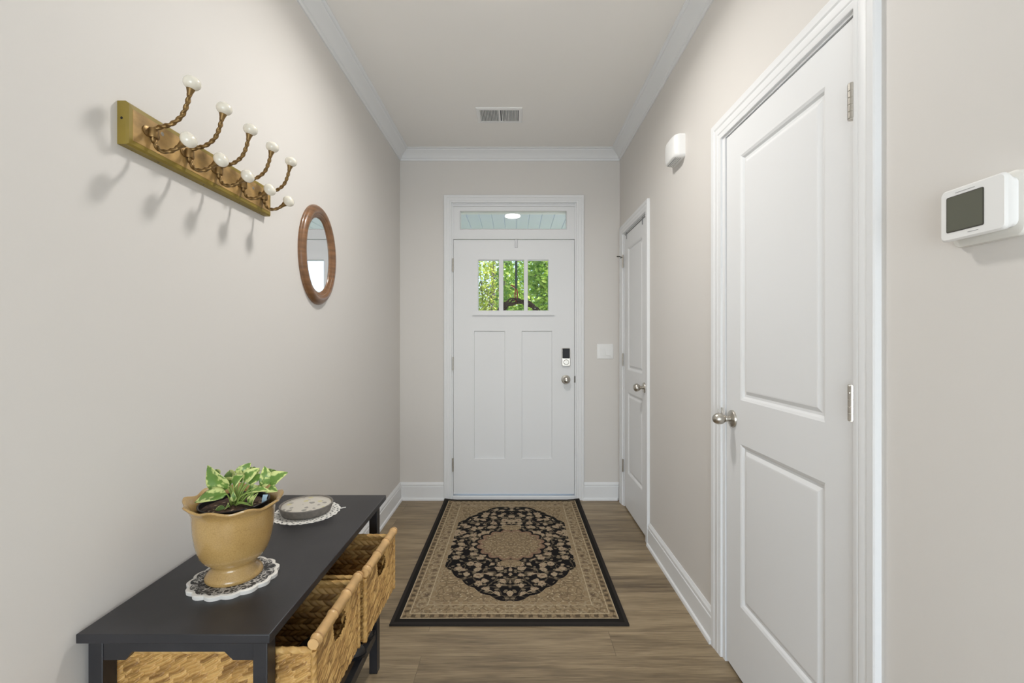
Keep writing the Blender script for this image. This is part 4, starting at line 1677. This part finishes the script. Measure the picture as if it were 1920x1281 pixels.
LV = [
    # root x,depth   base               tip                half-width, normal
    ((-4, .000), (437, 899, -.012), (400, 856, -.020), .0185, (-.35, -1, .25)),
    ((-3, -.008), (440, 906, -.025), (391, 914, -.045), .0150, (-.1, -.8, 1)),
    ((-6, .010), (402, 884, .025), (387, 874, .035), .0080, (0, -1, .6)),
    ((0, .006), (445, 880, .010), (464, 858, .022), .0105, (.3, -1, .1)),
    ((-2, .004), (446, 876, .020), (437, 866, .030), .0080, (-.2, -1, .5)),
    ((4, .004), (461, 888, .000), (485, 865, .010), .0115, (.2, -1, .8)),
    ((2, -.004), (446, 893, -.010), (466, 873, -.014), .0115, (-.2, -1, .6)),
    ((6, .000), (465, 892, .008), (493, 880, .016), .0105, (-.1, -1, .7)),
    ((12, .006), (500, 898, .012), (492, 863, .016), .0110, (.5, -1, .1)),
    ((14, .004), (506, 894, .006), (535, 874, .016), .0140, (-.2, -1, .7)),
    ((13, -.004), (505, 903, -.004), (527, 903, -.010), .0095, (.1, -.7, 1)),
    ((9, -.010), (482, 903, -.022), (521, 899, -.026), .0070, (.1, -.5, 1)),
    ((-1, -.018), (441, 931, -.032), (423, 935, -.040), .0080, (0, -1, .8)),
    ((1, -.022), (445, 927, -.034), (453, 922, -.044), .0065, (.2, -1, .8)),
    ((8, -.012), (484, 928, -.020), (494, 905, -.020), .0055, (-.7, -1, .1)),
    ((6, -.010), (476, 925, -.016), (485, 907, -.018), .0050, (-.6, -1, .1)),
    ((-1, -.012), (451, 920, -.020), (451, 902, -.022), .0050, (.4, -1, .1)),
    ((4, .010), (460, 912, .020), (480, 906, .028), .0100, (0, -1, .6)),
    ((1, .014), (452, 885, .036), (472, 877, .046), .0120, (0, -1, .7)),
    ((8, .016), (478, 890, .034), (502, 878, .048), .0120, (.1, -1, .8)),
    ((-4, .014), (425, 893, .030), (412, 876, .044), .0120, (-.2, -1, .6)),
    ((3, .002), (455, 890, .004), (447, 868, .012), .0100, (-.3, -1, .3)),
    ((7, .004), (474, 886, .014), (468, 866, .026), .0100, (.2, -1, .3)),
    ((10, .002), (488, 897, .004), (510, 886, .010), .0105, (.1, -1, .6)),
    ((-2, .000), (436, 896, .000), (420, 884, .004), .0120, (-.2, -1, .7)),
]
for (rx, rd), bb, tt, w, nr in LV:
    leaf((rx * 0.0011, rd, 0), pxl(*bb), pxl(*tt), w * 1.5, nr)
bm = new()
t0 = Vector((PX + 0.064, PY + 0.004, SZ - 0.005))
prism(bm, [t0 + Vector(p) for p in ((0, 0, 0), (0.011, 0.001, 0), (0.0135, 0.001, 0.022), (0.016, 0.002, 0.030), (0.004, 0.001, 0.030), (0.002, 0, 0.018))], (0, 0.0008, 0))
link('plant_tag', bm, M['tag'], pp)

# ------------------------------------------------------------------ dish on lace doily
QX, QY = -0.722, 1.575
rng = random.Random(5)
bm = new()
NR, NA = 14, 180
g = {}
for i in range(NR + 1):
    for k in range(NA):
        a = 2 * PI * k / NA
        R = 0.108 * (1 + 0.035 * abs(math.sin(11 * a)) - 0.01)
        r = 0.03 + (R - 0.03) * i / NR
        g[i, k] = bm.verts.new((QX + r * math.cos(a), QY + r * math.sin(a), TZ + 0.0015 + 0.0006 * math.sin(40 * a) * (i / NR)))
for i in range(NR):
    for k in range(NA):
        # openwork: lace eyelets near the edge
        if 7 <= i <= 12 and ((i % 3 == 1 and k % 6 in (0, 1)) or (i % 3 == 0 and k % 6 in (3, 4) and i > 8)):
            continue
        bm.faces.new((g[i, k], g[i + 1, k], g[i + 1, (k + 1) % NA], g[i, (k + 1) % NA]))
r_ = bmesh.ops.extrude_face_region(bm, geom=bm.faces[:])
bmesh.ops.translate(bm, verts=[v for v in r_['geom'] if isinstance(v, bmesh.types.BMVert)], vec=(0, 0, -0.0010))
tube(bm, spline([(QX + 0.098, QY + 0.020, TZ + 0.003), (QX + 0.112, QY + 0.028, TZ + 0.005), (QX + 0.122, QY + 0.037, TZ + 0.004)], 8), 0.0017, 8)
dy = link('doily', bm, M['lacewhite'], origin=(QX, QY, TZ))
tag(dy, 'white lace doily under the round dish', 'doily')

ds = thing('dish', 'round grey dish with cream floral top on lace doily', 'dish', (QX, QY, TZ + 0.003))
bm = new()
lathe(bm, [(0.074, 0.0), (0.0785, 0.003), (0.0845, 0.020), (0.0865, 0.027), (0.0855, 0.0290), (0.0825, 0.0285), (0.0795, 0.0235), (0.0, 0.0235)], (QX, QY, TZ + 0.0032), seg=72)
link('body', bm, M['stone'], ds, smooth_angle=40)
bm = new()
lathe(bm, [(0.0795, 0.0238), (0.0780, 0.0262), (0.060, 0.0270), (0.030, 0.0278), (0, 0.0280)], (QX, QY, TZ + 0.0032), seg=72)
link('floral_inlay', bm, M['dishinlay'], ds, smooth_angle=60)

# ------------------------------------------------------------------ outside: porch, garden
PCZ = 2.75
bm = new()
x = -2.4
while x < 2.4:
    prism(bm, [(x, YB + 0.14, PCZ), (x + 0.007, YB + 0.14, PCZ - 0.010), (x + 0.144, YB + 0.14, PCZ - 0.010), (x + 0.151, YB + 0.14, PCZ), (x + 0.151, YB + 0.14, PCZ + 0.03), (x, YB + 0.14, PCZ + 0.03)], (0, 3.1, 0))
    x += 0.151
o = struct('porch_ceiling', bm, M['porchblue'], 'pale blue board porch ceiling seen through the transom', 'porch ceiling')
bm = new(); box(bm, -2.4, 2.4, YB + 0.14, YB + 3.3, -0.12, -0.02)
struct('porch_floor', bm, M['concrete'], 'grey concrete porch floor outside the front door', 'porch floor')
bm = new(); box(bm, -14, 16, YB + 3.3, YB + 26, -0.30, -0.20)
struct('ground', bm, M['lawn'], 'green lawn beyond the porch', 'ground')
plx, ply = -0.04, 5.53
pt = thing('porch_light', 'round lit lamp in the blue porch ceiling', 'porch light', (plx, ply, PCZ))
bm = new(); lathe(bm, [(0.080, 0.0035), (0.080, 0.008), (0.066, 0.012), (0.060, 0.009)], (plx, ply, PCZ), (0, 0, -1), 36, cap1=False, cap0=False)
link('rim', bm, M['whiteplastic'], pt, smooth_angle=40)
bm = new(); lathe(bm, [(0.064, 0.0045), (0.062, 0.0095), (0, 0.0115)], (plx, ply, PCZ), (0, 0, -1), 36)
link('lens', bm, M['porchlamp'], pt, smooth_angle=40)


def tree(name, x, y, crown_z, rx, rz, n, size, mat, seed, label, trunks):
    root = thing(name, label, 'tree', (x, y, -0.2), 'trees in the front garden')
    rng = random.Random(seed)
    bm = new()
    for k in range(trunks):
        a = rng.uniform(0, 2 * PI)
        e = Vector((x + math.cos(a) * rx * rng.uniform(.2, .8), y + math.sin(a) * 0.3, crown_z + rz * rng.uniform(0.3, 0.9)))
        s = Vector((x + rng.uniform(-.12, .12), y + rng.uniform(-.12, .12), -0.2))
        m = s.lerp(e, 0.5) + Vector((rng.uniform(-.1, .1), rng.uniform(-.1, .1), 0.2))
        tube(bm, spline([s, m, e], 14), lambda t: 0.035 - 0.026 * t, 7)
        for q in range(5):
            p = m.lerp(e, rng.uniform(0, 0.8))
            tube(bm, spline([p, p + Vector((rng.uniform(-.2, .2), rng.uniform(-.2, .2), 0.2)), p + Vector((rng.uniform(-.5, .5), rng.uniform(-.4, .4), 0.45))], 6), lambda t: 0.010 - 0.007 * t, 5)
    link('trunk', bm, M['bark'], root, smooth_angle=60)
    bm = new(); lay = bm.verts.layers.float.new('strand')
    for k in range(n):
        while True:
            p = Vector((rng.uniform(-1, 1), rng.uniform(-1, 1), rng.uniform(-1, 1)))
            if p.length < 1:
                break
        if noise.noise(p * 2.6 + Vector((seed, 0, 0))) < -0.12:
            continue
        c = Vector((x + p.x * rx, y + p.y * 0.45, crown_z + p.z * rz))
        d = Vector((rng.gauss(0, 1), rng.gauss(0, 1), rng.gauss(-0.35, 0.7))).normalized()
        s_, u_ = frame_from(d, Vector((rng.gauss(0, 1), rng.gauss(0, 1), rng.gauss(0, 1))))
        L = size * rng.uniform(0.6, 1.3)
        w = L * 0.24
        tone = rng.random() ** 1.2
        q = [bm.verts.new(c), bm.verts.new(c + d * L * 0.45 + s_ * w + u_ * w * .3), bm.verts.new(c + d * L), bm.verts.new(c + d * L * 0.45 - s_ * w + u_ * w * .3)]
        for v in q:
            v[lay] = tone
        bm.faces.new((q[0], q[1], q[2]))
        bm.faces.new((q[0], q[2], q[3]))
    link('crown', bm, mat, root)


tree('garden_tree', -0.62, 10.6, 2.25, 0.70, 1.40, 9000, 0.085, M['treeA'], 1, 'airy yellow green tree with grey stems behind the first pane', 7)
tree('garden_tree', 0.03, 9.0, 2.15, 0.44, 1.20, 7000, 0.085, M['treeB'], 2, 'dense bright green tree behind the middle pane and strap', 2)
tree('garden_tree', 0.55, 7.8, 2.35, 0.38, 0.66, 3800, 0.100, M['treeB'], 3, 'fresh green long leaved tree behind the third pane', 3)

hs = thing('house', 'white neighbour house with grey roof far behind the trees', 'house', (5.2, 14.5, -0.2))
bm = new(); box(bm, 0.82, 9.5, 13.2, 17.5, -0.2, 2.28)
for k in range(16):
    box(bm, 0.81, 9.51, 13.19, 13.2, -0.2 + k * 0.15, -0.2 + k * 0.15 + 0.012)
link('walls', bm, M['siding'], hs)
bm = new(); prism(bm, [(0.76, 12.9, 2.27), (0.76, 15.35, 2.85), (0.76, 17.8, 2.27)], (8.8, 0, 0))
link('roof', bm, M['shingle'], hs)
